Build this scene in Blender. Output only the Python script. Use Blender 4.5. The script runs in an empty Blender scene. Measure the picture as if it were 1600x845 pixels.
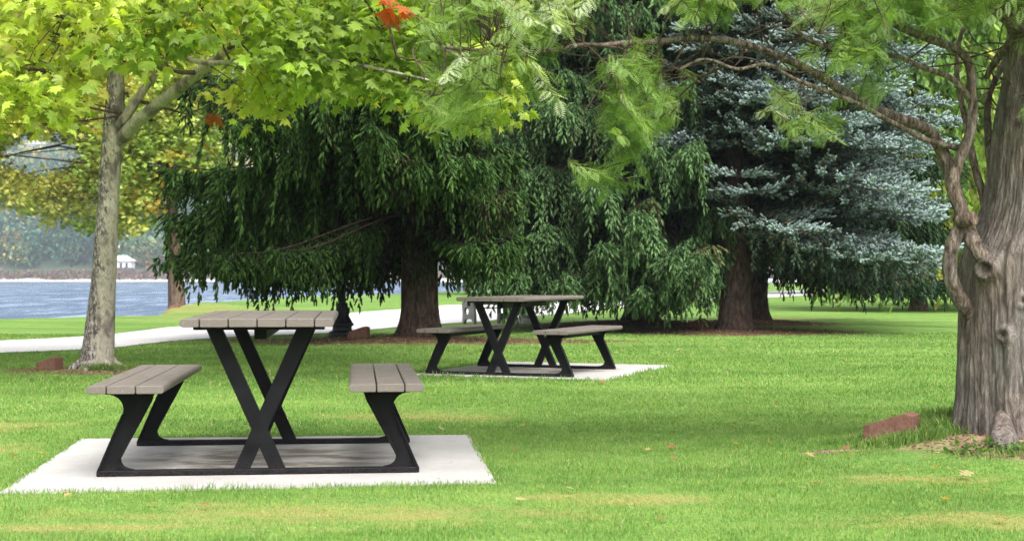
import bpy, math, random
import numpy as np
from mathutils import Vector
rng = np.random.default_rng(7)
random.seed(7)
scene = bpy.context.scene
COL = scene.collection
PI = math.pi

# ------------------------------------------------------------------ camera, light, exposure
CAM_H, FPX, HOR = 0.97, 2300.0, 432.0
cam_d = bpy.data.cameras.new('camera'); cam = bpy.data.objects.new('camera', cam_d); COL.objects.link(cam)
cam.location = (0, 0, CAM_H); cam.rotation_euler = (PI/2, 0, 0)
cam_d.sensor_width = 36; cam_d.lens = FPX/1600*36; cam_d.shift_y = (HOR-422.5)/1600
cam_d.clip_end = 8000; cam_d.clip_start = 0.1
cam_d.dof.use_dof = True; cam_d.dof.focus_distance = 8.8; cam_d.dof.aperture_fstop = 5.6
scene.camera = cam

SUN_EL, SUN_AZ = 54, 158      # azimuth measured from +Y towards +X (behind camera, to the right)
w = bpy.data.worlds.new('World'); scene.world = w; w.use_nodes = True
nt = w.node_tree; nt.nodes.clear()
sky = nt.nodes.new('ShaderNodeTexSky'); sky.sky_type = 'NISHITA'; sky.sun_disc = False
sky.sun_elevation = math.radians(SUN_EL); sky.sun_rotation = math.radians(SUN_AZ)
sky.air_density = 1.0; sky.dust_density = 6.0; sky.ozone_density = 1.0
hs = nt.nodes.new('ShaderNodeHueSaturation'); hs.inputs['Saturation'].default_value = 0.35
bg = nt.nodes.new('ShaderNodeBackground'); bg.inputs['Strength'].default_value = 0.15
wo = nt.nodes.new('ShaderNodeOutputWorld')
nt.links.new(sky.outputs[0], hs.inputs['Color']); nt.links.new(hs.outputs[0], bg.inputs['Color']); nt.links.new(bg.outputs[0], wo.inputs[0])
sd = bpy.data.lights.new('sun', 'SUN'); sd.energy = 1.5; sd.angle = math.radians(38); sd.color = (1.0, 0.98, 0.95)
so = bpy.data.objects.new('sun', sd); COL.objects.link(so)
_v = Vector((math.sin(math.radians(SUN_AZ))*math.cos(math.radians(SUN_EL)), math.cos(math.radians(SUN_AZ))*math.cos(math.radians(SUN_EL)), math.sin(math.radians(SUN_EL))))
so.rotation_euler = _v.to_track_quat('Z', 'Y').to_euler(); so.location = (20, -20, 40)
scene.view_settings.view_transform = 'Standard'; scene.view_settings.look = 'None'
scene.view_settings.exposure = 1.2; scene.view_settings.gamma = 1.0
scene.render.engine = 'CYCLES'
cy = scene.cycles
cy.use_denoising = True; cy.denoiser = 'OPENIMAGEDENOISE'; cy.denoising_prefilter = 'NONE'
cy.max_bounces = 6; cy.diffuse_bounces = 3; cy.glossy_bounces = 2; cy.transmission_bounces = 4; cy.transparent_max_bounces = 8
cy.volume_bounces = 0
cy.sample_clamp_indirect = 6

def W(px, py, D):
    """a point seen at pixel px, py of the 1600x845 photograph, D metres away"""
    return np.array([(px-800)/FPX*D, D, CAM_H-(py-HOR)/FPX*D])

# ------------------------------------------------------------------ noise
def _h(i, j, k):
    n = (i*73856093) ^ (j*19349663) ^ (k*83492791)
    n = (n ^ (n >> 13))*1274126177 & 0x7fffffff
    return ((n ^ (n >> 16)) & 0xffff)/65535.0
def vnoise(p):
    p = np.asarray(p, float); i = np.floor(p).astype(np.int64); f = p-i; f = f*f*(3-2*f)
    r = 0
    for a in (0, 1):
        for b in (0, 1):
            for c in (0, 1):
                wgt = (f[..., 0] if a else 1-f[..., 0])*(f[..., 1] if b else 1-f[..., 1])*(f[..., 2] if c else 1-f[..., 2])
                r = r+wgt*_h(i[..., 0]+a, i[..., 1]+b, i[..., 2]+c)
    return r*2-1
def fbm(p, o=4):
    p = np.asarray(p, float); r = 0; a = 1.0
    for k in range(o): r = r+a*vnoise(p*2**k+17.3*k); a *= .5
    return r
def xy3(x, y, s): return np.stack([x*s, y*s, np.zeros_like(x)], -1)

# ------------------------------------------------------------------ objects and tags
def link(o, parent=None):
    COL.objects.link(o)
    if parent is not None: o.parent = parent
    return o
def tag(o, label=None, cat=None, group=None, kind=None):
    if label: o['label'] = label
    if cat: o['category'] = cat
    if group: o['group'] = group
    if kind: o['kind'] = kind
    return o
def empty(name, loc, rz=0):
    o = bpy.data.objects.new(name, None); o.location = loc; o.rotation_euler = (0, 0, rz); o.empty_display_size = .2
    return link(o)
def copy_tree(o, parent=None):
    c = o.copy(); COL.objects.link(c); c.parent = parent
    for ch in list(o.children): copy_tree(ch, c)
    return c

class MB:
    """collects numpy geometry and links it as one mesh"""
    def __init__(s): s.v = []; s.n = 0; s.l = []; s.s = []; s.m = []; s.c = []; s.hascol = False
    def add(s, v, f, mat=0, col=None):
        v = np.asarray(v, np.float32).reshape(-1, 3); f = np.asarray(f, np.int32)
        s.v.append(v); s.l.append((f+s.n).ravel()); s.s.append(np.full(len(f), f.shape[1], np.int32)); s.m.append(np.full(len(f), mat, np.int32))
        if col is None: s.c.append(np.full((len(v), 3), .5, np.float32))
        else:
            s.hascol = True; s.c.append(np.broadcast_to(np.asarray(col, np.float32), (len(v), 3)))
        s.n += len(v)
    def scatter(s, tv, tf, X, Y, Z, pos, sc, mat=0, col=None):
        """copies of a template with axes X, Y, Z (N,3), positions (N,3), scales (N,3)"""
        N, V = len(pos), len(tv)
        if N == 0: return
        a = tv[None, :, 0, None]*sc[:, None, 0, None]*X[:, None, :]+tv[None, :, 1, None]*sc[:, None, 1, None]*Y[:, None, :]+tv[None, :, 2, None]*sc[:, None, 2, None]*Z[:, None, :]+pos[:, None, :]
        f = tf[None]+(np.arange(N)*V)[:, None, None]
        c = None if col is None else np.repeat(col, V, 0)
        s.add(a.reshape(-1, 3), f.reshape(-1, tf.shape[1]), mat, c)
    def tube(s, P, R, sides=8, mat=0, col=None, cap=True, rough=0, seed=0):
        P = np.asarray(P, float); n = len(P); R = np.broadcast_to(np.asarray(R, float), (n,))
        T = np.gradient(P, axis=0); T /= np.linalg.norm(T, axis=1, keepdims=True)+1e-9
        ref = np.array([0, 1., 0]) if abs(T[:, 1]).max() < .85 else np.array([1., 0, 0.17])
        A = np.cross(T, ref); A /= np.linalg.norm(A, axis=1, keepdims=True)+1e-9
        B = np.cross(T, A)
        th = np.linspace(0, 2*PI, sides, endpoint=False)
        rr = R[:, None]*np.ones(sides)
        if rough:
            rr = rr*(1+rough*fbm(np.stack([np.cos(th)[None]*2+0*rr, np.sin(th)[None]*2+seed+0*rr, np.cumsum(np.r_[0, np.linalg.norm(np.diff(P, axis=0), axis=1)])[:, None]/R.max()*.7+0*rr], -1), 3))
        V = P[:, None]+rr[..., None]*(np.cos(th)[None, :, None]*A[:, None]+np.sin(th)[None, :, None]*B[:, None])
        i = np.arange(n-1)[:, None]*sides; j = np.arange(sides)[None]; k = (j+1) % sides
        F = np.stack([i+j, i+k, i+sides+k, i+sides+j], -1).reshape(-1, 4)
        s.add(V, F, mat, col)
        if cap:
            for e, ring in ((P[0], V[0]), (P[-1], V[-1])):
                s.add(np.vstack([ring, e[None]]), np.stack([np.arange(sides), (np.arange(sides)+1) % sides, np.full(sides, sides)], -1), mat, col)
    def box(s, lo, hi, mat=0):
        x0, y0, z0 = lo; x1, y1, z1 = hi
        v = [(x0, y0, z0), (x1, y0, z0), (x1, y1, z0), (x0, y1, z0), (x0, y0, z1), (x1, y0, z1), (x1, y1, z1), (x0, y1, z1)]
        s.add(v, [(0, 3, 2, 1), (4, 5, 6, 7), (0, 1, 5, 4), (1, 2, 6, 5), (2, 3, 7, 6), (3, 0, 4, 7)], mat)
    def prism(s, pts, a0, a1, axis='y', mat=0):
        """outline pts (in x,z for axis y) extruded from a0 to a1"""
        n = len(pts); P = np.asarray(pts, float)
        def mk(a):
            if axis == 'y': return np.stack([P[:, 0], np.full(n, a), P[:, 1]], -1)
            if axis == 'x': return np.stack([np.full(n, a), P[:, 0], P[:, 1]], -1)
            return np.stack([P[:, 0], P[:, 1], np.full(n, a)], -1)
        v = np.vstack([mk(a0), mk(a1)]); b = s.n
        i = np.arange(n); k = (i+1) % n
        s.add(v, np.stack([i, k, n+k, n+i], -1), mat)
        s.l.append(np.arange(n, dtype=np.int32)[::-1]+b); s.s.append(np.array([n], np.int32)); s.m.append(np.array([mat], np.int32))
        s.l.append(np.arange(n, dtype=np.int32)+b+n); s.s.append(np.array([n], np.int32)); s.m.append(np.array([mat], np.int32))
    def lathe(s, prof, c=(0, 0, 0), sides=24, mat=0):
        prof = np.asarray(prof, float); th = np.linspace(0, 2*PI, sides, endpoint=False)
        V = np.stack([prof[:, 0, None]*np.cos(th)+c[0], prof[:, 0, None]*np.sin(th)+c[1], prof[:, 1, None]+c[2]+0*th], -1)
        i = np.arange(len(prof)-1)[:, None]*sides; j = np.arange(sides)[None]; k = (j+1) % sides
        s.add(V, np.stack([i+j, i+k, i+sides+k, i+sides+j], -1).reshape(-1, 4), mat)
    def build(s, name, mats, parent=None, smooth=False, bevel=0, fix=False):
        me = bpy.data.meshes.new(name)
        v = np.concatenate(s.v); l = np.concatenate(s.l); sz = np.concatenate(s.s)
        me.vertices.add(len(v)); me.vertices.foreach_set('co', v.ravel())
        me.loops.add(len(l)); me.loops.foreach_set('vertex_index', l)
        me.polygons.add(len(sz)); me.polygons.foreach_set('loop_start', np.concatenate([[0], np.cumsum(sz)[:-1]]).astype(np.int32))
        me.polygons.foreach_set('material_index', np.concatenate(s.m))
        me.polygons.foreach_set('use_smooth', np.full(len(sz), bool(smooth)))
        if s.hascol:
            at = me.attributes.new('tint', 'FLOAT_COLOR', 'POINT')
            c = np.concatenate(s.c); at.data.foreach_set('color', np.concatenate([c, np.ones((len(c), 1), np.float32)], 1).ravel())
        for m in (mats if isinstance(mats, (list, tuple)) else [mats]): me.materials.append(m)
        me.update(calc_edges=True)
        if fix:
            import bmesh
            bm = bmesh.new(); bm.from_mesh(me); bmesh.ops.remove_doubles(bm, verts=bm.verts, dist=1e-5); bmesh.ops.recalc_face_normals(bm, faces=bm.faces); bm.to_mesh(me); bm.free()
        o = bpy.data.objects.new(name, me); link(o, parent)
        if bevel:
            b = o.modifiers.new('bevel', 'BEVEL'); b.width = bevel; b.segments = 2; b.limit_method = 'ANGLE'; b.angle_limit = math.radians(40)
        return o

def norm(a): return a/(np.linalg.norm(a, axis=-1, keepdims=True)+1e-9)
def frames(y, n):
    """axes with Y along y and Z near n"""
    y = norm(y); x = norm(np.cross(y, n)); z = np.cross(x, y)
    return x, y, z
def rvec(n, zs=1.0):
    v = rng.normal(size=(n, 3)); v[:, 2] *= zs; return norm(v)
def rot_dir(az): return np.array([math.sin(az), math.cos(az), 0.])
def spline(P, n):
    P = np.asarray(P, float); m = len(P); t = np.linspace(0, m-1, n); i = np.clip(t.astype(int), 0, m-2); f = (t-i)[:, None]
    g = lambda k: P[np.clip(k, 0, m-1)]
    a, b, c, d = g(i-1), g(i), g(i+1), g(i+2)
    return .5*((2*b)+(-a+c)*f+(2*a-5*b+4*c-d)*f**2+(-a+3*b-3*c+d)*f**3)

# ------------------------------------------------------------------ materials
def mat(name):
    m = bpy.data.materials.new(name); m.use_nodes = True; t = m.node_tree; t.nodes.clear()
    return m, t
class N:
    def __init__(s, t): s.t = t
    def n(s, typ, **k):
        nd = s.t.nodes.new(typ)
        for a, b in k.items(): setattr(nd, a, b)
        return nd
    def put(s, sock, v):
        if isinstance(v, bpy.types.NodeSocket): s.t.links.new(v, sock)
        elif v is not None: sock.default_value = v
    def noise(s, vec, scale, detail=4, rough=.55, dist=0):
        nd = s.n('ShaderNodeTexNoise'); s.put(nd.inputs['Vector'], vec); nd.inputs['Scale'].default_value = scale; nd.inputs['Detail'].default_value = detail
        nd.inputs['Roughness'].default_value = rough; nd.inputs['Distortion'].default_value = dist; return nd.outputs['Fac']
    def ramp(s, fac, stops):
        nd = s.n('ShaderNodeValToRGB'); e = nd.color_ramp.elements
        while len(e) < len(stops): e.new(.5)
        for i, (p, c) in enumerate(stops): e[i].position = p; e[i].color = (*c, 1) if not isinstance(c, (int, float)) else (c, c, c, 1)
        s.put(nd.inputs[0], fac); return nd.outputs[0]
    def mix(s, fac, a, b, typ='MIX'):
        nd = s.n('ShaderNodeMix', data_type='RGBA', blend_type=typ); s.put(nd.inputs[0], fac)
        for k, v in ((6, a), (7, b)): s.put(nd.inputs[k], (*v, 1) if isinstance(v, tuple) and len(v) == 3 else v)
        return nd.outputs[2]
    def math(s, op, a, b=None, c=None, clamp=False):
        nd = s.n('ShaderNodeMath', operation=op); nd.use_clamp = clamp
        for k, v in enumerate((a, b, c)):
            if v is not None: s.put(nd.inputs[k], v)
        return nd.outputs[0]
    def mapping(s, vec, scale=(1, 1, 1), rot=(0, 0, 0), loc=(0, 0, 0)):
        nd = s.n('ShaderNodeMapping'); s.put(nd.inputs[0], vec); nd.inputs['Scale'].default_value = scale; nd.inputs['Rotation'].default_value = rot; nd.inputs['Location'].default_value = loc; return nd.outputs[0]
    def bump(s, h, strength=.5, dist=.02):
        nd = s.n('ShaderNodeBump'); s.put(nd.inputs['Height'], h); nd.inputs['Strength'].default_value = strength; nd.inputs['Distance'].default_value = dist; return nd.outputs[0]
    def prin(s, col, rough=.6, nrm=None, spec=.5, metal=0, out=True):
        nd = s.n('ShaderNodeBsdfPrincipled'); s.put(nd.inputs['Base Color'], (*col, 1) if isinstance(col, tuple) and len(col) == 3 else col); s.put(nd.inputs['Roughness'], rough)
        s.put(nd.inputs['Normal'], nrm); nd.inputs['Specular IOR Level'].default_value = spec; nd.inputs['Metallic'].default_value = metal
        if out: s.out(nd.outputs[0])
        return nd.outputs[0]
    def out(s, sh):
        o = s.n('ShaderNodeOutputMaterial'); s.t.links.new(sh, o.inputs[0])
    def obj(s): return s.n('ShaderNodeTexCoord').outputs['Object']
    def pos(s): return s.n('ShaderNodeNewGeometry').outputs['Position']

def foliage(name, trans=.35, rough=.5, spec=.4, tmul=(1.3, 1.25, .5)):
    m, t = mat(name); n = N(t)
    a = n.n('ShaderNodeAttribute', attribute_name='tint').outputs['Color']
    p = n.prin(a, rough, spec=spec, out=False)
    if trans:
        tr = n.n('ShaderNodeBsdfTranslucent'); n.put(tr.inputs[0], n.mix(1.0, a, tmul, 'MULTIPLY'))
        mx = n.n('ShaderNodeMixShader'); mx.inputs[0].default_value = trans
        t.links.new(p, mx.inputs[1]); t.links.new(tr.outputs[0], mx.inputs[2]); p = mx.outputs[0]
    n.out(p); return m
M = {}
M['leaf'] = foliage('plane_leaf', .5, .45)
M['maple'] = foliage('maple_leaf', .5, .5)
M['needle'] = foliage('spruce_needle', .05, .95, .05, (1.1, 1.2, .7))
M['blue'] = foliage('blue_spruce_needle', .04, .85, .12, (1, 1, 1))
M['frond'] = foliage('feathery_frond', .45, .5, .35, (1.2, 1.25, .6))
M['far'] = foliage('far_foliage', .2, .7, .2)
M['blade'] = foliage('grass_blade', .35, .5, .35, (1.2, 1.25, .5))

def bark(name, c0, c1, c2, sx, sz, bd=.02, bs=.9, wd=.10):
    m, t = mat(name); n = N(t); o = n.obj()
    v = n.mapping(o, (sx, sx, sz)); a = n.noise(v, 1, 8, .72, .25); b = n.noise(n.mapping(o, (sx*2.6, sx*2.6, sz*2)), 1, 6, .7, .2)
    g = n.noise(o, 2.3, 3)
    h = n.math('ADD', n.math('MULTIPLY', a, .7), n.math('MULTIPLY', b, .3))
    c = n.ramp(h, [(.5-wd, c0), (.5, c1), (.5+wd, c2)])
    c = n.mix(n.ramp(g, [(.35, 0), (.7, .55)]), c, n.mix(1, c, (1.25, .95, .8), 'MULTIPLY'))
    n.prin(c, .85, n.bump(h, bs, bd), .2); return m
M['bark_fibre'] = bark('fibrous_bark', (.07, .06, .054), (.19, .168, .153), (.35, .325, .305), 26, 6.5, .05, 1, .13)
M['bark_spruce'] = bark('spruce_bark', (.02, .013, .011), (.06, .042, .034), (.12, .09, .073), 16, 5, .03)
M['bark_maple'] = bark('maple_bark', (.06, .042, .034), (.14, .10, .078), (.23, .175, .14), 12, 2.5, .03)
M['twig'] = bark('twig_bark', (.03, .022, .016), (.075, .055, .043), (.14, .11, .09), 30, 8, .01)
M['spruce_twig'] = bark('spruce_twig', (.015, .012, .01), (.04, .03, .024), (.085, .068, .055), 30, 8, .01)
M['limb_bark'] = bark('limb_bark', (.045, .036, .03), (.16, .13, .11), (.37, .335, .305), 34, 9, .04)
def m_plane():
    m, t = mat('mottled_plane_bark'); n = N(t); o = n.obj()
    a = n.noise(n.mapping(o, (6.5, 6.5, 3.4)), 1, 4, .6, .25); f = n.noise(n.mapping(o, (42, 42, 20)), 1, 5, .7, .3)
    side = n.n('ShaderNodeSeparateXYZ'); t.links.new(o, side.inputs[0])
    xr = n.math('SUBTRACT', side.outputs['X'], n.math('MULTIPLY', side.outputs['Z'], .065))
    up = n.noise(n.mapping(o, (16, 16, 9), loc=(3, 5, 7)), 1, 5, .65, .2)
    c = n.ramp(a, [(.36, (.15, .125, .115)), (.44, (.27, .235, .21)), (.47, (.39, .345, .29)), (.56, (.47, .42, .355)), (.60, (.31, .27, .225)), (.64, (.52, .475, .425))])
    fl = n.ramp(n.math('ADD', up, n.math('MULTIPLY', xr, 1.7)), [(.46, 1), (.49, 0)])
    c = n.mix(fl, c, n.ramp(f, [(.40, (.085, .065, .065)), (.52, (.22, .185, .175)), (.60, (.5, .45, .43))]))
    c = n.mix(.5, c, n.ramp(f, [(.35, .45), (.62, 1.15)]), 'MULTIPLY')
    n.prin(c, .8, n.bump(n.math('ADD', a, n.math('MULTIPLY', f, .6)), .8, .02), .25); return m
M['bark_plane'] = m_plane()

def m_board():
    m, t = mat('taupe_board'); n = N(t); o = n.obj()
    oi = n.n('ShaderNodeObjectInfo').outputs['Random']
    g = n.noise(n.mapping(o, (160, 5, 160)), 1, 5, .7); k = n.noise(o, 6, 4, .6); sp = n.noise(o, 60, 4, .7)
    c = n.ramp(g, [(.3, (.120, .100, .089)), (.7, (.178, .150, .135))])
    c = n.mix(n.ramp(k, [(.4, 0), (.75, .5)]), c, (.18, .155, .14))
    c = n.mix(n.ramp(sp, [(.6, 0), (.74, .55)]), c, (.38, .34, .31))
    n.prin(c, n.ramp(k, [(.3, .42), (.7, .62)]), n.bump(g, .25, .004), .4); return m
M['board'] = m_board()
def m_black():
    m, t = mat('black_powder_coat'); n = N(t); o = n.obj()
    k = n.noise(o, 9, 5, .6); s = n.noise(o, 90, 3, .6)
    c = n.ramp(k, [(.35, (.004, .004, .005)), (.75, (.010, .010, .012))])
    z = n.n('ShaderNodeSeparateXYZ'); t.links.new(o, z.inputs[0])
    du = n.math('MULTIPLY', n.ramp(s, [(.45, 0), (.8, 1)]), n.ramp(z.outputs['Z'], [(0.0, .25), (.08, .015)]))
    c = n.mix(du, c, (.16, .14, .12))
    n.prin(c, n.ramp(k, [(.3, .42), (.8, .62)]), n.bump(s, .15, .003), .12); return m
M['black'] = m_black()
def m_slab():
    m, t = mat('concrete_slab'); n = N(t); o = n.obj()
    a = n.noise(o, 1.6, 6, .6); b = n.noise(o, 30, 5, .7); f = n.noise(o, 220, 2, .6); s = n.noise(n.mapping(o, (1, 2.2, 1), loc=(3, 1, 0)), 3.0, 6, .65, .3)
    c = n.ramp(a, [(.3, (.33, .32, .305)), (.7, (.44, .425, .41))])
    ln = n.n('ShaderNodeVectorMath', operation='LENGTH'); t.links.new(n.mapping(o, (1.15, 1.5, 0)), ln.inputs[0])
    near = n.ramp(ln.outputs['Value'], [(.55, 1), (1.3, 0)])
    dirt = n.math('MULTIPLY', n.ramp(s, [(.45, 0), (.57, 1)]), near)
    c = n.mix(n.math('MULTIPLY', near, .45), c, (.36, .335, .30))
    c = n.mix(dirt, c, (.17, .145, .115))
    c = n.mix(n.ramp(b, [(.58, 0), (.70, .7)]), c, (.24, .22, .19))
    c = n.mix(n.ramp(f, [(.35, .18), (.5, 0)]), c, (.3, .3, .3))
    n.prin(c, .9, n.bump(n.math('ADD', b, f), .3, .004), .2); return m
M['slab'] = m_slab()
def m_path():
    m, t = mat('pale_gravel'); n = N(t); p = n.pos()
    a = n.noise(p, .5, 5, .6); b = n.noise(p, 25, 4, .7)
    c = n.ramp(b, [(.3, (.50, .48, .475)), (.7, (.74, .72, .715))]); c = n.mix(n.ramp(a, [(.45, 0), (.75, .4)]), c, (.45, .41, .37))
    n.prin(c, .95, n.bump(b, .4, .02), .1); return m
M['path'] = m_path()
def m_brick():
    m, t = mat('terracotta_concrete'); n = N(t); o = n.obj()
    b = n.noise(o, 40, 5, .7); a = n.noise(o, 9, 3)
    c = n.ramp(b, [(.35, (.13, .062, .045)), (.7, (.25, .13, .098))]); c = n.mix(n.ramp(a, [(.5, 0), (.8, .5)]), c, (.2, .13, .09))
    n.prin(c, .9, n.bump(b, .5, .006), .2); return m
M['brick'] = m_brick()
def flat(name, col, rough=.7, sc=20, amt=.25, spec=.3):
    m, t = mat(name); n = N(t); o = n.obj(); b = n.noise(o, sc, 5, .65)
    c = n.mix(n.ramp(b, [(.35, 0), (.7, amt)]), col, tuple(x*.55 for x in col)); n.prin(c, rough, n.bump(b, .2, .01), spec); return m
M['cast'] = flat('pale_cast_concrete', (.27, .26, .25), .85)
M['greymetal'] = flat('grey_painted_metal', (.2, .205, .2), .5)
M['darkmetal'] = flat('dark_painted_metal', (.022, .024, .028), .45)
M['slat'] = flat('bench_slat', (.33, .22, .18), .6)
M['white'] = flat('white_wall', (.75, .76, .78), .7, 2)
M['roofwhite'] = flat('pale_roof', (.62, .66, .72), .6, 2)
M['brownwall'] = flat('brown_fence', (.15, .11, .12), .8, 2)
M['window'] = flat('dark_window', (.05, .06, .08), .2, 2)
M['glass'] = flat('frosted_lantern', (.6, .6, .55), .3, 5)
def m_water():
    m, t = mat('lake_water'); n = N(t); p = n.pos()
    a = n.noise(n.mapping(p, (.35, .13, 1)), 1, 5, .65); b = n.noise(n.mapping(p, (2.2, .9, 1)), 1, 4, .6)
    h = n.math('ADD', n.math('MULTIPLY', a, 1.0), n.math('MULTIPLY', b, .3))
    nrm = n.bump(h, 1.0, 1.0)
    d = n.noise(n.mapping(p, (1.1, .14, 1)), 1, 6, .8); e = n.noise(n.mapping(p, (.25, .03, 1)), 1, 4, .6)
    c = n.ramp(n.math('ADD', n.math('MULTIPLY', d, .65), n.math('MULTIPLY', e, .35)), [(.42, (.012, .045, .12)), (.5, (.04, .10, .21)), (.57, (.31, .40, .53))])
    n.prin(c, .22, nrm, .5); return m
M['water'] = m_water()

# dry, bare and mulch spots of the lawn: (x, y, rx, ry)
DRY = [(-3.05, 8.0, .45, .7), (-.6, 10.2, .8, .4), (1.9, 7.0, .5, .2), (-.75, 6.0, 1.2, .36), (.55, 6.35, .6, .2), (2.0, 5.85, .9, .28), (-1.7, 5.7, .5, .16), (3.0, 6.6, .8, .2), (-3.4, 9.6, .6, .5), (.35, 6.5, .6, .12), (5.5, 9.5, 2.0, .6), (-11, 42, 5, 5), (-6, 34, 3, 3), (6, 34, 2.2, 1.4)]
BARE = [(2.95, 7.93, .80, .60), (1.75, 8.02, .18, .07), (-4.3, 15.1, .8, .6), (-4.7, 15.3, .6, .25), (2.4, 8.25, .4, .22)]
MULCH = [(-1.41, 22.2, 2.6, 1.7), (3.88, 25.4, 2.1, 1.5), (4.9, 29.7, 1.6, 1.5), (2.5, 28.8, 2.6, 2.0), (-3.2, 22.5, 1.6, .5), (.3, 22.4, 1.6, .6)]
def group_masks():
    g = bpy.data.node_groups.new('lawn_spots', 'ShaderNodeTree'); g.interface.new_socket('Dry', in_out='OUTPUT', socket_type='NodeSocketFloat')
    g.interface.new_socket('Bare', in_out='OUTPUT', socket_type='NodeSocketFloat'); g.interface.new_socket('Mulch', in_out='OUTPUT', socket_type='NodeSocketFloat')
    g.interface.new_socket('Color', in_out='OUTPUT', socket_type='NodeSocketColor')
    n = N(g); out = g.nodes.new('NodeGroupOutput'); p = n.pos()
    wob = n.noise(n.mapping(p, (2.0, 4.5, 1)), 1, 5, .7); wob2 = n.noise(p, 14, 3, .6)
    wv = n.math('ADD', n.math('MULTIPLY', wob, 1.5), n.math('MULTIPLY', wob2, .6))
    for k, (lst, soft) in enumerate(((DRY, .75), (BARE, .3), (MULCH, .35))):
        acc = None
        for (x, y, rx, ry) in lst:
            ln = n.n('ShaderNodeVectorMath', operation='LENGTH'); g.links.new(n.mapping(p, (1/rx, 1/ry, 0), loc=(-x/rx, -y/ry, 0)), ln.inputs[0])
            acc = ln.outputs['Value'] if acc is None else n.math('MINIMUM', acc, ln.outputs['Value'])
        wk = n.math('MULTIPLY', wv, 2.2) if k == 0 else wv
        v = n.math('DIVIDE', n.math('SUBTRACT', (.93+2.31 if k == 0 else 1.0+soft*.5+1.05), n.math('ADD', acc, wk)), soft, clamp=True)
        g.links.new(v, out.inputs[k])
    a = n.noise(n.mapping(p, (.22, .6, 1)), 1, 4, .6); b = n.noise(p, 3.2, 5, .7); c = n.noise(n.mapping(p, (1.1, 2.0, 1), loc=(4, 2, 0)), 1, 4, .6)
    col = n.ramp(a, [(.35, (.108, .212, .042)), (.5, (.152, .28, .056)), (.68, (.22, .352, .086))])
    col = n.mix(n.ramp(b, [(.45, 0), (.7, .6)]), col, (.26, .38, .085)); col = n.mix(n.ramp(c, [(.5, 0), (.75, .6)]), col, (.095, .21, .026))
    g.links.new(col, out.inputs[3]); return g
SPOTS = group_masks()
def m_ground():
    m, t = mat('lawn'); n = N(t); p = n.pos(); g = n.n('ShaderNodeGroup'); g.node_tree = SPOTS
    f = n.noise(p, 45, 4, .7); f2 = n.noise(n.mapping(p, (1, 1, 1)), 9, 5, .7)
    c = n.mix(1, g.outputs['Color'], n.ramp(f, [(.3, .55), (.7, 1.15)]), 'MULTIPLY')
    c = n.mix(n.math('MULTIPLY', g.outputs['Dry'], .8), c, n.ramp(f, [(.35, (.22, .2, .06)), (.7, (.36, .31, .12))]))
    c = n.mix(g.outputs['Mulch'], c, n.ramp(f2, [(.35, (.06, .03, .02)), (.5, (.12, .065, .042)), (.7, (.2, .12, .08))]))
    c = n.mix(g.outputs['Bare'], c, n.ramp(f2, [(.35, (.2, .125, .08)), (.5, (.3, .2, .135)), (.7, (.4, .29, .21))]))
    z = n.n('ShaderNodeSeparateXYZ'); t.links.new(p, z.inputs[0])
    c = n.mix(n.ramp(n.math('DIVIDE', n.math('ADD', z.outputs['Z'], 1.3), 2.0, clamp=True), [(.05, 1), (.25, 0)]), c, (.45, .42, .37))
    c = n.mix(n.math('GREATER_THAN', z.outputs['Y'], 600.0), c, (.6, .57, .5))
    c = n.mix(n.math('GREATER_THAN', n.math('ADD', z.outputs['Y'], n.math('MULTIPLY', n.noise(p, .05, 4), 18)), 676.0), c, n.ramp(n.noise(p, .02, 5, .7), [(.4, (.05, .08, .05)), (.6, (.16, .14, .11))]))
    n.prin(c, .9, n.bump(n.math('ADD', f, f2), .6, .03), .15); return m
M['ground'] = m_ground()
def m_blade():
    m, t = mat('lawn_blades'); n = N(t); g = n.n('ShaderNodeGroup'); g.node_tree = SPOTS
    a = n.n('ShaderNodeAttribute', attribute_name='tint').outputs['Color']
    sep = n.n('ShaderNodeSeparateColor'); t.links.new(a, sep.inputs[0])
    c = n.mix(1, g.outputs['Color'], n.ramp(sep.outputs[0], [(0, .68), (1, 1.4)]), 'MULTIPLY')
    c = n.mix(n.math('GREATER_THAN', sep.outputs[1], .94), c, (.42, .38, .18))
    c = n.mix(n.math('MULTIPLY', g.outputs['Dry'], n.ramp(sep.outputs[1], [(.1, .1), (.8, 1)])), c, (.42, .39, .15))
    p = n.prin(c, .45, spec=.4, out=False); tr = n.n('ShaderNodeBsdfTranslucent'); n.put(tr.inputs[0], n.mix(1, c, (1.2, 1.2, .5), 'MULTIPLY'))
    mx = n.n('ShaderNodeMixShader'); mx.inputs[0].default_value = .35; t.links.new(p, mx.inputs[1]); t.links.new(tr.outputs[0], mx.inputs[2]); n.out(mx.outputs[0]); return m
M['lawnblade'] = m_blade()

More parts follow.
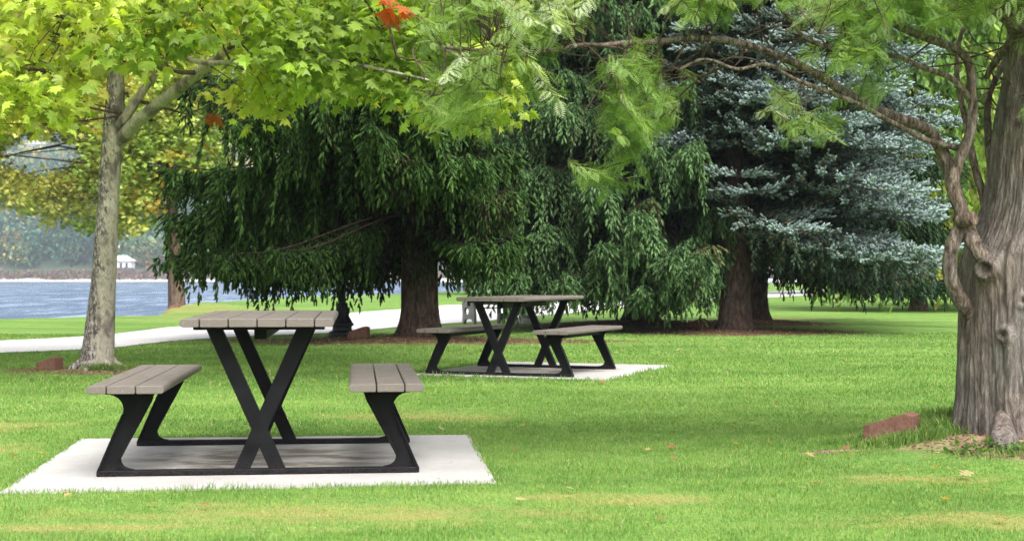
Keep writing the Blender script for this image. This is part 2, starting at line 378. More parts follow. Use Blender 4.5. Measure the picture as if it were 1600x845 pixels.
# ------------------------------------------------------------------ terrain
SHORE = np.array([(-900, -60), (-200, 20), (-30, 30), (-13, 32.5), (-9.6, 38), (-9.9, 46), (-11.5, 56), (-11, 70), (-4, 95), (10, 140), (40, 220), (120, 400), (300, 560), (900, 640)], float)
def shore_dist(x, y):
    """distance to the bank line, positive on the lake side"""
    P = np.stack([x, y], -1)[..., None, :]; A = SHORE[:-1]; B = SHORE[1:]; AB = B-A
    t = np.clip(((P-A)*AB).sum(-1)/(AB**2).sum(-1), 0, 1); q = A+t[..., None]*AB; dv = P-q; d = np.sqrt((dv**2).sum(-1))
    k = d.argmin(-1); cr = (AB[:, 0]*dv[..., 1]-AB[:, 1]*dv[..., 0])
    sg = np.sign(np.take_along_axis(cr, k[..., None], -1)[..., 0]); return np.take_along_axis(d, k[..., None], -1)[..., 0]*sg
MOUND = [(2.88, 8.12, 1.0, .15), (-4.3, 15.2, .7, .03), (-1.41, 22.3, 1.6, .09), (3.88, 25.6, 1.5, .05), (5.0, 30.2, 1.5, .08), (2.5, 28.6, 2.0, .12), (-10.3, 45.5, 2.5, .22)]
FARY = 650.0
def height(x, y):
    x = np.asarray(x, float); y = np.asarray(y, float)
    s = shore_dist(x, y)+.5*fbm(xy3(x, y, .3), 3)
    t = np.clip((s+.4)/2.6, 0, 1); z = -2.6*t*t*(3-2*t)
    far = np.clip((y-FARY)/6, 0, 1); z = np.where(s > 0, z+far*1.9, z)
    u = np.clip((y-FARY-58)/780, 0, 1)
    prof = 185*u**.8+4*np.clip((y-FARY-14)/25, 0, 1)
    z = z+np.where(y > FARY+6, prof*(1+.18*fbm(xy3(x, y, .004), 4)), 0)
    z = z+.018*fbm(xy3(x, y, .35), 2)*(np.hypot(x, y) < 60)*(s < 0)*np.clip((np.hypot(x, y)-16)/6, 0, 1)
    for (mx, my, r, h) in MOUND: z = z+h*np.exp(-((x-mx)**2+(y-my)**2)/(2*(r*.55)**2))
    return z
def make_ground():
    rs = np.r_[0.6, np.geomspace(1.0, 60, 190), np.geomspace(61, 620, 90), np.geomspace(630, 2200, 90)]
    th = np.linspace(-PI, PI, 481)[:-1]
    # finer angular spacing inside the field of view
    th = np.unique(np.r_[th, np.linspace(-.5, .5, 500)]); n = len(th)
    X = rs[:, None]*np.sin(th); Y = rs[:, None]*np.cos(th); Z = height(X, Y)
    V = np.stack([X, Y, Z], -1); i = np.arange(len(rs)-1)[:, None]*n; j = np.arange(n)[None]; k = (j+1) % n
    b = MB(); b.add(V, np.stack([i+j, i+k, i+n+k, i+n+j], -1).reshape(-1, 4)[:, ::-1])
    b.add(np.vstack([V[0], [[0, 0, 0]]]), np.stack([np.arange(n), (np.arange(n)+1) % n, np.full(n, n)], -1)[:, ::-1])
    tag(b.build('ground', M['ground'], smooth=True), kind='structure')
make_ground()
b = MB(); b.add([(-1500, 24, -1.3), (1500, 24, -1.3), (1500, FARY+10, -1.3), (-1500, FARY+10, -1.3)], [(0, 1, 2, 3)])
tag(b.build('water', M['water']), kind='structure')

LOW = spline([(-30, 11), (-14, 15.5), (-6.5, 18.7), (-5.1, 22.0), (-4.2, 24), (-3.0, 26.0), (-2.1, 28.4), (-.7, 32), (1.5, 39), (5.8, 54), (11, 66), (33.7, 114), (80, 180)], 140)
UPP = spline([(-32, 13.5), (-16, 18.2), (-7.8, 22.0), (-6.5, 28.4), (-5.0, 36), (-3.6, 42), (-2.0, 49), (0.6, 54), (3.4, 59), (6.9, 66), (16.3, 94), (41, 140), (84, 205)], 140)
b = MB(); n = 140; K = 7; ft = np.linspace(0, 1, K)
XY = LOW[:, None]*(1-ft)[None, :, None]+UPP[:, None]*ft[None, :, None]
wob = .12*fbm(xy3(XY[..., 0], XY[..., 1], 1.3), 3); XY[:, 0, 1] += wob[:, 0]; XY[:, -1, 1] += wob[:, -1]
PZ = height(XY[..., 0], XY[..., 1])+.012
i = np.arange(n-1)[:, None]*K; j = np.arange(K-1)[None]
b.add(np.concatenate([XY, PZ[..., None]], -1), np.stack([i+j, i+K+j, i+K+j+1, i+j+1], -1).reshape(-1, 4)[:, ::-1])
tag(b.build('path', M['path'], smooth=True), kind='structure')
def in_path(x, y):
    d1 = np.interp(x, LOW[:, 0], LOW[:, 1]); d2 = np.interp(x, UPP[:, 0], UPP[:, 1]); return (y > d1) & (y < d2)

# ------------------------------------------------------------------ the two slabs and picnic tables
SLAB1 = np.array([(-2.29, 6.56), (-.075, 6.90), (-.26, 8.98), (-2.56, 8.76)])
_c = np.array([.37, 15.25]); _u = np.array([math.cos(math.radians(21)), -math.sin(math.radians(21))]); _vv = np.array([-_u[1], _u[0]])
SLAB2 = np.array([_c-_u*1.02-_vv*1.22, _c+_u*1.02-_vv*1.22, _c+_u*1.02+_vv*1.22, _c-_u*1.02+_vv*1.22])
for Q, lab in ((SLAB1, 'pale square concrete slab under the nearer picnic table'), (SLAB2, 'pale concrete slab under the farther picnic table by the spruces')):
    c = Q.mean(0); b = MB(); ns = 40; pts = []
    for k in range(4):
        a, e = Q[k]-c, Q[(k+1) % 4]-c
        for f in np.linspace(0, 1, ns, endpoint=False): pts.append(a*(1-f)+e*f)
    pts = np.array(pts); pts = pts*(1+.004*fbm(xy3(pts[:, 0], pts[:, 1], 4), 3))[:, None]
    b.prism(pts, -.08, .007, axis='z')
    o = b.build('concrete_slab', M['slab']); o.location = (c[0], c[1], 0)
    tag(o, lab, 'slab', 'concrete slabs under the picnic tables')

SP = 1.30   # distance between the two end frames
def arc(p0, p1, p2, n=8):
    p0, p1, p2 = map(np.array, (p0, p1, p2)); t = np.linspace(0, 1, n)[:, None]
    return [tuple(q) for q in (1-t)**2*p0+2*t*(1-t)*p1+t*t*p2]
def plank_mb(b, xs, z0, z1, y0, y1, gap=.006):
    for k in range(len(xs)-1):
        a, e = xs[k]+gap/2, xs[k+1]-gap/2; r = (z1-z0)*.42; q = .006
        L = k == 0; R = k == len(xs)-2
        pts = []
        def corner(cx, cz, rad, a0, a1):
            for th in np.linspace(a0, a1, 6): pts.append((cx+rad*math.cos(th), cz+rad*math.sin(th)))
        rl = r if L else q; rr = r if R else q
        corner(a+rl, z0+rl, rl, PI, 1.5*PI); corner(e-rr, z0+rr, rr, 1.5*PI, 2*PI); corner(e-rr, z1-rr, rr, 0, .5*PI); corner(a+rl, z1-rl, rl, .5*PI, PI)
        b.prism(pts, y0, y1)
def make_table(loc, rz):
    t = empty('picnic_table', loc, rz)
    b = MB(); e = .095; wd = (.73-2*e)/4
    plank_mb(b, [-.365, -.365+e, -.365+e+wd, 0, .365-e-wd, .365-e, .365], .722, .762, -SP/2-.2, SP/2+.2); b.build('tabletop', M['board'], t, bevel=.003)
    b = MB()
    for sy in (-1, 1): b.box((-.315, sy*SP/2-.045, .704), (.315, sy*SP/2+.045, .7215))
    b.box((-.03, -SP/2+.046, .655), (.03, SP/2-.046, .7195)); b.build('support_beam', M['black'], t, bevel=.002)
    for s in (-1, 1):
        b = MB(); x0 = .43 if s > 0 else -.80
        xs = [.43, .43+.135, .43+.27, .795] if s > 0 else [-.795, -.70, -.565, -.43]
        plank_mb(b, xs, .41, .448, -SP/2-.2, SP/2+.2); b.build('seat', M['board'], t, bevel=.003)
        b = MB(); b.box((s*.61-.02, -SP/2+.03, .362), (s*.61+.02, SP/2-.03, .4085)); b.build('seat_beam', M['black'], t, bevel=.002)
        for sy in (-1, 1):
            y = sy*SP/2; b = MB()
            P = [(.775, .027), (.655, .30)]+arc((.65, .31), (.645, .375), (.71, .392))+[(.74, .395), (.74, .4085), (.50, .4085), (.515, .36), (.66, .09)]+arc((.662, .085), (.665, .038), (.60, .032))+[(.60, .027)]
            P = [(s*x, z) for x, z in P]
            b.prism(P, y-.012, y+.012)
            fl = [(.773, .0272), (.70, .20), (.655, .30), (.645, .30), (.69, .195), (.761, .0272)]
            b.prism([(s*x, z) for x, z in fl], y-.024, y+.024)
            fl = [(.505, .40), (.63, .15), (.662, .085), (.672, .09), (.64, .155), (.517, .40)]
            b.prism([(s*x, z) for x, z in fl], y-.0235, y+.0235)
            b.build('seat_leg', M['black'], t, bevel=.0015, fix=False)
    for sy in (-1, 1):
        y = sy*SP/2
        for k, s in enumerate((-1, 1)):
            b = MB(); w2 = .039; o = (.0025 if k else 0)
            bx_, tx_ = -s*.085, s*.215
            P = [(bx_-w2, .0273), (bx_+w2, .0273), (tx_+w2, .7035), (tx_-w2, .7035)]
            b.prism(P, y-.02-o, y+.02+o)
            b.build('crossed_leg', M['black'], t, bevel=.0015)
        b = MB(); b.box((-.775, y-.026, .0), (.777, y+.026, .028))
        o = b.build('base_rail', M['black'], t, bevel=.004)
    return t
C1 = np.array([(-2.04, 7.2), (-.486, 7.36), (-2.18, 8.42), (-.61, 8.58)]).mean(0)
t1 = make_table((C1[0]+.03, C1[1]-.06, .008), math.radians(6))
tag(t1, 'nearer taupe picnic table with two attached benches and crossed black legs', 'picnic table', 'picnic tables on the lawn')
t2 = copy_tree(t1); t2.location = (.11, 14.98, .008); t2.rotation_euler = (0, 0, math.radians(-22))
t2['label'] = 'farther picnic table turned at an angle in front of the spruces'

# ------------------------------------------------------------------ leaf templates
_h0 = [(0, 0), (.17, -.05), (.45, .02), (.27, .17), (.44, .27), (.62, .46), (.30, .42), (.36, .60), (.14, .62)]
def leaf_template():
    pts = _h0+[(0, 1.0)]+[(-x, y) for x, y in _h0[:0:-1]]
    c = [(0, .34)]; P = np.array(pts+c, float); z = -.28*np.abs(P[:, 0])-.12*(P[:, 1]-.4)**2; z[-1] = .03
    v = np.column_stack([P, z]); n = len(pts)
    f = np.array([(k, (k+1) % n, n) for k in range(n)]); return v, f
LEAF_V, LEAF_F = leaf_template()
def small_leaf():
    v = np.array([(0, 0, 0), (.34, .3, -.06), (.22, .75, -.05), (0, 1, 0), (-.22, .75, -.05), (-.34, .3, -.06)]); return v, np.array([(0, 1, 2), (0, 2, 3), (0, 3, 4), (0, 4, 5)])
SL_V, SL_F = small_leaf()
def spindle(sides=4, ringy=(.25, .7), rr=(1, .8)):
    v = [(0, 0, 0)]
    for y, r in zip(ringy, rr):
        for k in range(sides): a = 2*PI*k/sides; v.append((r*math.cos(a), y, r*math.sin(a)))
    v.append((0, 1, 0)); f = []
    for k in range(sides): f.append((0, 1+k, 1+(k+1) % sides))
    if len(ringy) > 1:
        for k in range(sides):
            a, c = 1+k, 1+(k+1) % sides; f += [(a, a+sides, c+sides), (a, c+sides, c)]
    e = 1+sides*(len(ringy)-1)
    for k in range(sides): f.append((e+k, len(v)-1, e+(k+1) % sides))
    return np.array(v, float), np.array(f)
FG_V, FG_F = spindle(3, (.16, .74), (1, .85))
def brush():
    """a needled shoot: a thin core with rows of forward pointing needles"""
    v, f = spindle(3, (.4,), (.45,)); v = list(map(tuple, v)); f = [tuple(a) for a in f]
    for k in range(10):
        y = .02+.082*k; a = k*2.4; L = .24 if k < 8 else .18
        c, s_ = math.cos(a), math.sin(a); i = len(v); R = 1.5 if k < 8 else 1.0
        v += [(0, y, 0), (c*R*.35-s_*.28, y+.10, s_*R*.35+c*.28), (c*R, y+L, s_*R)]; f.append((i, i+1, i+2))
    return np.array(v, float), np.array(f)
BR_V, BR_F = brush()
def frond():
    v = [(-.006, 0, 0), (.006, 0, 0), (0, 1, -.12)]; f = [(0, 1, 2)]
    for k in range(9):
        y = .06+.098*k; L = .26*math.sin(PI*min(1, (k+1.9)/10.2))+.05
        z = -.12*y*y
        for s in (-1, 1):
            i = len(v); v += [(0, y-.008, z), (s*L*.55, y+.02, z-.012), (s*L, y+.085, z-.03), (s*L*.42, y+.082, z-.01)]; f += [(i, i+1, i+2), (i, i+2, i+3)]
    return np.array(v, float), np.array(f)
FR_V, FR_F = frond()

def palette(n, cols, wts, jit=.18):
    c = np.array(cols)[rng.choice(len(cols), n, p=np.array(wts)/sum(wts))]
    return c*np.clip(1+jit*rng.normal(size=(n, 1)), .5, 1.7)*np.clip(1+.06*rng.normal(size=(n, 3)), .7, 1.3)

# ------------------------------------------------------------------ spruces
def spruce(name, base, H, rad, lenf, z0f, nbr, style, label, cat, cols, trunk_r, seed, bigz=6.5, lean=(0, 0), azc=None, group=None, whorl=.5, lift=None):
    """lenf(az, z) -> branch length in m; z0f(az) -> lowest branch height in that direction. az: 0 = +Y (away), pi/2 = +X"""
    global rng
    rng = np.random.default_rng(seed)
    gz = float(height(base[0], base[1])); root = empty(name, (base[0], base[1], gz)); tag(root, label, cat, group)
    # trunk
    b = MB(); zz = np.r_[-.1, np.linspace(0, .6, 7), np.linspace(.8, H, 24)]
    P = np.column_stack([lean[0]*zz, lean[1]*zz, zz]); R = trunk_r*(1-.9*np.clip(zz/H, 0, 1))*(1+.35*np.exp(-np.clip(zz, 0, 9)/.16))
    b.tube(P, R, 28, rough=.07, seed=seed); b.build('trunk', M['bark_spruce'], root, smooth=True)
    mb = MB(); fing = {'pos': [], 'dir': [], 'len': [], 'rad': [], 'col': []}
    cols = np.array(cols)
    nb = 0; tries = 0
    while nb < nbr and tries < nbr*30:
        tries += 1
        z0 = (rng.random()**1.8)*(H*.93-1.2)+1.2; az = rng.random()*2*PI
        if azc and rng.random() < azc[1]: az = azc[0]+rng.uniform(-1.2, 1.2)
        z0 = np.round((z0-1.2)/whorl)*whorl+1.2+rng.normal()*(.06 if style == 'norway' else .15)+.12*math.sin(az*2+seed)
        if z0 < z0f(az): continue
        nb += 1
        L = lenf(az, z0)*rng.uniform(.8, 1.08)
        if L < .3: continue
        detail = 1.0 if z0 < bigz else 1.9
        d = rot_dir(az); side = np.array([d[1], -d[0], 0])
        t = np.linspace(0, 1, 14)
        if style == 'norway': sag = L*(-.10*t-.34*t**2+.26*t**4)
        else: sag = L*(-.04*t-.16*t**2+.10*t**4)*rng.uniform(.3, 2.4)+(.10*L*t if rng.random() < .3 else 0)
        cur = rng.uniform(-.1, .1)*L
        MP = np.array([0, 0, z0])+d*(L*t)[:, None]+side*(cur*t*t)[:, None]+np.array([0, 0, 1])*sag[:, None]+np.array([lean[0]*z0, lean[1]*z0, 0])
        mb.tube(MP, np.linspace(.010+.007*L, .004, 14), 5, cap=False)
        # secondaries
        ns = max(4, int(L*(.85)/(.115*detail))); ts = np.repeat(np.linspace(.09, 1, ns), 2)+rng.normal(size=2*ns)*.01; ts = np.clip(ts, .1, 1)
        sg = np.tile([-1., 1.], ns)
        lo = np.stack([np.interp(ts, t, MP[:, k]) for k in range(3)], -1)
        l2 = np.clip((1-ts)*L*.42+.28, .2, 1.25)*rng.uniform(.55, 1.15, len(ts))
        an = rng.uniform(.65, 1.15, len(ts)); d2 = d[None]*np.cos(an)[:, None]+side[None]*(sg*np.sin(an))[:, None]
        d2[:, 2] += rng.uniform(-.3, .05, len(ts)) if style == 'norway' else rng.uniform(-.12, .16, len(ts))
        bc = rng.random(); brown = style == 'norway' and rng.random() < .05
        outer = ts
        # points along secondaries
        npt = np.maximum(2, (l2/(.10*detail)).astype(int)); idx = np.repeat(np.arange(len(ts)), npt)
        u = np.concatenate([np.linspace(.12, 1, k) for k in npt]); sp = lo[idx]+d2[idx]*(l2[idx]*u)[:, None]; sp[:, 2] -= .18*l2[idx]*u*u if style == 'norway' else 0
        for k in range(0, len(ts) if style != 'norway' else 0):
            mb.tube(np.stack([lo[k], lo[k]+d2[k]*l2[k]*.5, lo[k]+d2[k]*l2[k]-np.array([0, 0, .18*l2[k] if style == 'norway' else 0])]), [.006, .004, .002], 3, cap=False)
        S = len(sp)
        if style == 'norway':
            # hanging branchlets: out, then curving down; each carries short side sprays of shoots
            dh = d2.copy(); dh[:, 2] = -.12; l3 = np.clip(rng.gamma(3.2, .19, len(ts)), .22, 1.35)*(.55+.45*np.minimum(1, L/3))*np.where(ts > .9, .6, 1)
            zf = .40+.75*rng.random()**1.5+(lift(az) if lift else 0); l3 = np.minimum(l3, np.maximum(.15, (lo[:, 2]+gz-zf)/.8))
            npt = np.maximum(3, (l3/(.050*detail)).astype(int)); idx = np.repeat(np.arange(len(ts)), npt); u = np.concatenate([np.linspace(.06, 1, k) for k in npt])
            wav = rvec(len(ts))*.16
            sp = lo[idx]+dh[idx]*(l3[idx]*(.62*u-.34*u*u))[:, None]+np.array([0, 0, -1.])*(l3[idx]*(.18*u+.66*u*u))[:, None]+wav[idx]*(l3[idx]*u*u)[:, None]
            tg = norm(dh[idx]*(.62-.68*u)[:, None]+np.array([0, 0, -1.])*(.18+1.32*u)[:, None]+wav[idx]*u[:, None])
            S = len(sp); sdn = np.where(np.arange(S) % 2, 1., -1.)[:, None]; lt = norm(np.cross(tg, np.array([0, 0, 1.])+.6*rvec(len(ts))[idx]))
            sd_ = norm(tg*.75+lt*sdn*.75+d[None]*.25+rvec(S)*.12+np.array([0, 0, -.45])); hl = rng.uniform(.07, .26, S)*(1.15-.65*u)*detail**.5
            sd_ = np.where((u > .97)[:, None], tg, sd_); sp_sp = .032*detail
            for k in range(len(ts)):
                m3 = idx == k
                if l3[k] > .5: mb.tube(sp[m3][::3] if m3.sum() > 6 else sp[m3], .004, 3, cap=False)
        else:
            hl = rng.uniform(.10, .26, S); sd_ = norm(d2[idx]*.9+rvec(S)*.32+np.array([0, 0, .14])); sp_sp = .040*detail
            lowm = (sp[:, 2] < 1.7) & (rng.random(S) < .07)
            hl = np.where(lowm, rng.uniform(.25, .6, S), hl); sd_ = np.where(lowm[:, None], norm(rvec(S)*.18+np.array([0, 0, -1.])), sd_)
            hl = np.minimum(hl, np.maximum(.06, sp[:, 2]+gz-.3))
        nf = np.maximum(2, (hl/sp_sp).astype(int)); j = np.repeat(np.arange(S), nf); q = np.concatenate([np.arange(1, k+1)/k for k in nf])
        fp = sp[j]+sd_[j]*(hl[j]*(q-.06))[:, None]
        F = len(fp)
        lat = norm(np.cross(sd_[j], rvec(F)))
        if style == 'norway':
            fd = norm(sd_[j]*1.0+lat*.55*(q < .99)[:, None]+np.array([0, 0, -.35])+d[None]*.12); fl = rng.uniform(.075, .135, F)*detail**.7; fr = rng.uniform(.0135, .0195, F)*detail**.8
        else:
            fd = norm(sd_[j]*1.0+lat*.7*(q < .99)[:, None]+np.array([0, 0, .18])); fl = rng.uniform(.075, .125, F)*detail**.7; fr = rng.uniform(.018, .026, F)*detail**.8
        tw = outer[idx][j]
        if style == 'norway':
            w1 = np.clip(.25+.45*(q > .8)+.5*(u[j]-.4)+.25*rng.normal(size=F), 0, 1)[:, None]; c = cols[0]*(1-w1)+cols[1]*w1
            old_shade = (rng.random(len(ts)) > ts*1.5+.25)[idx][j]; c = np.where(old_shade[:, None], np.array([.028, .03, .016]), c)  # old inner shoots; their dark tint also paints the shade inside the crown
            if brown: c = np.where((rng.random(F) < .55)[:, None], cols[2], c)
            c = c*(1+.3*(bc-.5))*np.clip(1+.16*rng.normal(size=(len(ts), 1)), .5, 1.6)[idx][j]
        else:
            new = (np.clip(tw*1.5-.45+.5*u[j]-.2, 0, 1))*(rng.random(F)*.5+.75); new = np.where((sd_[j][:, 2] < -.7), new*.04, new); new = np.clip(new, 0, 1)[:, None]
            c = cols[0]*(1-new)+cols[1]*new; c = np.where((rng.random(F) < .08)[:, None]*(new < .5), cols[2], c)
        c = c*np.clip(1+.1*rng.normal(size=(F, 1)), .5, 1.6)
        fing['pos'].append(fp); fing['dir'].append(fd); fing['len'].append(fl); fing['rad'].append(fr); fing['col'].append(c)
    pos = np.concatenate(fing['pos']); dr = np.concatenate(fing['dir']); fl = np.concatenate(fing['len']); fr = np.concatenate(fing['rad']); c = np.concatenate(fing['col'])
    X, Y, Z = frames(dr, rvec(len(pos)))
    m2 = MB()
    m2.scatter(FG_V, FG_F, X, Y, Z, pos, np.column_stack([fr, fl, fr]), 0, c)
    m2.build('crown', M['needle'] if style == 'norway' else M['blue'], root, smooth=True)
    mb.build('branches', M['spruce_twig'], root, smooth=True)
    print(name, 'shoots', len(pos))
    return root

def adist(a, b): return abs((a-b+PI) % (2*PI)-PI)
NC = [(.021, .048, .012), (.066, .128, .032), (.05, .05, .022)]
def len1(az, z):
    # left (-pi/2) long, right short, front (pi) medium
    f = np.interp(adist(az, -PI/2), [0, .6, 1.2, 2.0, PI], [3.8, 3.8, 3.5, 2.3, 1.35])
    return f*np.interp(z, [1, 4, 13], [1, .92, .15])
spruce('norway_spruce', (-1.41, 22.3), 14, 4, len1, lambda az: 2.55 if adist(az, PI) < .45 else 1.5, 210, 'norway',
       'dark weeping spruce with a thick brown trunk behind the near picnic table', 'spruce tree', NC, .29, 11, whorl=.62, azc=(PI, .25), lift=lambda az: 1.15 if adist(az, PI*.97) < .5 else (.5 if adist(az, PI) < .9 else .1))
def len2(az, z):
    left = math.sin(az) < 0
    f = np.interp(adist(az, PI), [0, .3, .7, 1.3, PI], [5.3, 5.1, 4.4, 3.3, 2.3]) if left else np.interp(adist(az, PI), [0, .12, .3, .5, .8, PI], [5.3, 5.0, 3.5, 2.1, 1.6, 2.0])
    return f*np.interp(z, [1, 5, 14], [1, .9, .15])
NC2 = [(.038, .082, .027), (.13, .225, .088), (.12, .11, .05)]
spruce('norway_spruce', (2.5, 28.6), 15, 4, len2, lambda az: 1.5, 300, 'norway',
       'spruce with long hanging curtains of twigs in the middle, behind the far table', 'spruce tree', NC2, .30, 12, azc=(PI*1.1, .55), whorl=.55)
def len3(az, z):
    f = np.interp(adist(az, PI*.56), [0, .7, 1.15, 1.7, PI], [3.7, 3.6, 2.2, 1.3, 1.2])
    return f*np.interp(z, [1, 4, 13], [1, .95, .12])
BC = [(.05, .08, .05), (.25, .325, .315), (.13, .11, .06)]
spruce('blue_spruce', (3.88, 25.6), 13, 4, len3, lambda az: 1.35 if adist(az, PI/2) < .9 else 2.0, 180, 'blue',
       'silvery blue spruce with tiered branches right of the middle', 'spruce tree', BC, .28, 13, azc=(PI*.56, .5))
def len4(az, z):
    f = np.interp(adist(az, PI/2), [0, .8, 1.6, PI], [4.4, 4.4, 2.6, 2.0])
    return f*np.interp(z, [1, 4, 13], [1, .92, .15])
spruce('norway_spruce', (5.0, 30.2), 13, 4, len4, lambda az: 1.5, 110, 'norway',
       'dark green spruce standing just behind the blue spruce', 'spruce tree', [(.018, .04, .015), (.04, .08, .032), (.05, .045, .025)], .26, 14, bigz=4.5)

# ------------------------------------------------------------------ broadleaf crowns
def leaves_at(mb, cent, nl, size, spread, cols, wts, template=(LEAF_V, LEAF_F), droop=.5, mat_i=0, flat_=.5, ccol=None):
    """nl leaves round every centre"""
    n = len(cent)*nl; idx = np.repeat(np.arange(len(cent)), nl)
    off = rvec(n, flat_)*(rng.random(n)**.5)[:, None]*spread
    pos = cent[idx]+off
    ax = norm(off+rvec(n)*.15*spread+np.array([0, 0, -droop*spread*.5])); nn = norm(rvec(n)*.55+np.array([0, 0, 1.])+off*0)
    X, Y, Z = frames(ax, nn); s = size*rng.uniform(.42, 1.2, n)
    c = palette(n, cols, wts) if ccol is None else ccol[idx]*np.clip(1+.16*rng.normal(size=(n, 1))*1.4, .5, 1.7)
    mb.scatter(template[0], template[1], X, Y, Z, pos, np.column_stack([s, s*rng.uniform(.8, 1.1, n), s*rng.uniform(.3, 3.0, n)]), mat_i, c)
def twigs_to(mb, cents, skel, mat_i=1, r=.007, frac=1.0):
    for c in cents:
        if rng.random() > frac: continue
        d = np.linalg.norm(skel-c, axis=1)+.6*np.maximum(0, skel[:, 2]-c[2]); k = d.argmin(); a = skel[k]
        m_ = (a+c)/2+rng.normal(size=3)*.06*np.linalg.norm(a-c)+np.array([0, 0, .06*np.linalg.norm(a-c)])
        P = spline([a, m_, c], 5); L = np.linalg.norm(a-c); mb.tube(P, np.linspace(r*(.6+L*.8), r*.35, 5), 4, mat_i, cap=False)

# plane tree on the left
def plane_tree():
    global rng
    rng = np.random.default_rng(21)
    D = 15.2; base = W(152, 575, D); gz = 0.02; B = np.array([base[0], D, gz])
    root = empty('plane_tree', tuple(B)); tag(root, 'slim plane tree with mottled bark and lime green leaves on the left', 'plane tree')
    px = [(150, 585), (151, 572), (153, 555), (157, 500), (163, 420), (168, 330), (173, 250), (179, 170), (181, 110), (184, 40), (186, -60), (190, -200), (196, -420)]
    wd = [70, 60, 50, 43, 37, 33, 32, 30, 24, 20, 16, 11, 5]
    P = np.array([W(x, y, D) for x, y in px])-B; R = np.array(wd)/2/FPX*D
    P = spline(P, 90); R = np.interp(np.linspace(0, 12, 90), np.arange(13), R)
    b = MB(); b.tube(P, R, 40, rough=.06, seed=2)
    for a in (0.3, 1.5, 2.6, 3.6, 4.6, 5.6):
        L = rng.uniform(.28, .42); d = np.array([math.cos(a), math.sin(a), 0]); q = spline([d*.08+[0, 0, .16], d*.17+[0, 0, .05], d*.26+[0, 0, .012], d*L+[0, 0, -.03]], 10)
        b.tube(q, np.linspace(.06, .018, 10), 8, rough=.15, seed=a)
    b.build('trunk', M['bark_plane'], root, smooth=True)
    limbs = [([(186, 222, D), (215, 190, D-.2), (265, 150, D-.5), (318, 108, D-.8), (380, 60, -1+D), (470, 10, D-1.3), (560, -60, D-1.5)], 30),
             ([(180, 205, D), (195, 185, D-.1), (215, 155, D-.1), (232, 130, D), (262, 90, D+.4), (300, 30, D+1), (340, -60, D+1.5)], 24),
             ([(184, 92, D), (200, 62, D), (220, 40, D-.1), (246, 5, D-.2), (280, -40, D-.3), (360, -120, D-.5)], 22),
             ([(181, 100, D), (150, 60, D-.6), (90, 20, D-1.4), (20, -20, D-2.2), (-80, -60, D-3)], 16),
             ([(182, 60, D), (120, 30, D+.8), (40, 0, D+1.6), (-60, -50, D+2.4)], 16),
             ([(184, 30, D), (300, 95, D-1.6), (400, 92, D-2), (520, 95, D-2.5), (600, 110, D-2.6), (690, 130, D-2.8)], 12),
             ([(186, 0, D), (330, 20, D-1.0), (470, 25, D-1.6), (600, 45, D-2.2), (720, 90, D-2.6), (780, 150, D-2.7)], 12),
             ([(186, -20, D), (330, -50, D+.6), (500, -60, D+1.0), (640, -40, D+1.2)], 14),
             ([(186, -60, D), (160, -160, D-1.5), (120, -220, D-3.0)], 14), ([(188, -100, D), (240, -200, D+1.6), (280, -260, D+3)], 12)]
    skel = []
    for pts, wpx in limbs:
        q = spline([W(*p)-B for p in pts], 26); bb = MB(); r0 = wpx*.78/2/FPX*D
        bb.tube(q, np.linspace(r0, r0*.28, 26), 12, rough=.08, seed=wpx); bb.build('limb', M['bark_plane'], root, smooth=True)
        skel.append(q[5:])
        for k in range(6):
            i = rng.integers(8, 25); d = rvec(1, .5)[0]; L = rng.uniform(.5, 1.3); q2 = spline([q[i], q[i]+d*L*.5+rng.normal(size=3)*.06, q[i]+d*L+rng.normal(size=3)*.1], 8)
            if (q2[:, 2]+gz).min() < 2.35: continue
            cb = skel; skel.append(q2); twl.append((q2, r0*.35))
    skel = np.concatenate(skel)
    # leaf sprays fill the crown; the lower edge of the crown follows the photo's uneven one
    xs = [-400, 0, 50, 90, 130, 160, 200, 230, 300, 335, 350, 400, 425, 450, 500, 560, 610, 640, 700, 745, 790, 800, 840]
    ys = [250, 235, 190, 225, 200, 135, 120, 118, 92, 100, 165, 215, 190, 130, 165, 150, 165, 185, 205, 195, 195, 110, 20]
    LB = np.array([(200, 212), (232, 182), (265, 152), (292, 130), (320, 108), (345, 84)], float)
    def infront(px_, py_, dd):
        if dd > D+.5: return False
        if abs(px_-181) < 52 and py_ > 105: return True
        if abs(px_-183) < 34 and rng.random() < .6: return True
        d_ = np.hypot(LB[:, 0]-px_, LB[:, 1]-py_).min()
        return d_ < 46 or (d_ < 60 and rng.random() < .5)
    cents = []
    while len(cents) < 900:
        p = rvec(1)[0]*(rng.random()**.45)*np.array([4.9, 4.4, 3.6])+np.array([-4.0, 15.0, 5.2])
        px_, py_ = 800+p[0]/p[1]*FPX, HOR-(p[2]-CAM_H)/p[1]*FPX
        lim = np.interp(px_, xs, ys)-42+10*rng.normal()
        if py_ > lim or p[2] < 2.2: continue
        if py_ < -60 and rng.random() < .72: continue
        if fbm(p*.9, 2) < -.2: continue
        if infront(px_, py_, p[1]): continue
        cents.append(p-B)
    # denser sprays along the visible lower edge
    while len(cents) < 1900:
        px_ = rng.uniform(-60, 800); lim = np.interp(px_, xs, ys); py_ = rng.uniform(-30, lim-(34 if px_ < 340 else 22)); dd = rng.uniform(12.4, 16.8)
        p = W(px_, py_, dd)
        if fbm(p*2.1+3, 2) < (-.06 if py_ < 80 else .0+.12*(px_ > 360)) or infront(px_, py_, dd): continue
        cents.append(p-B)
    cents = np.array(cents)
    mb = MB()
    g = .5+.5*fbm(cents*.7, 3)
    cols = np.array([(.25, .37, .05), (.44, .54, .085), (.62, .62, .16)])
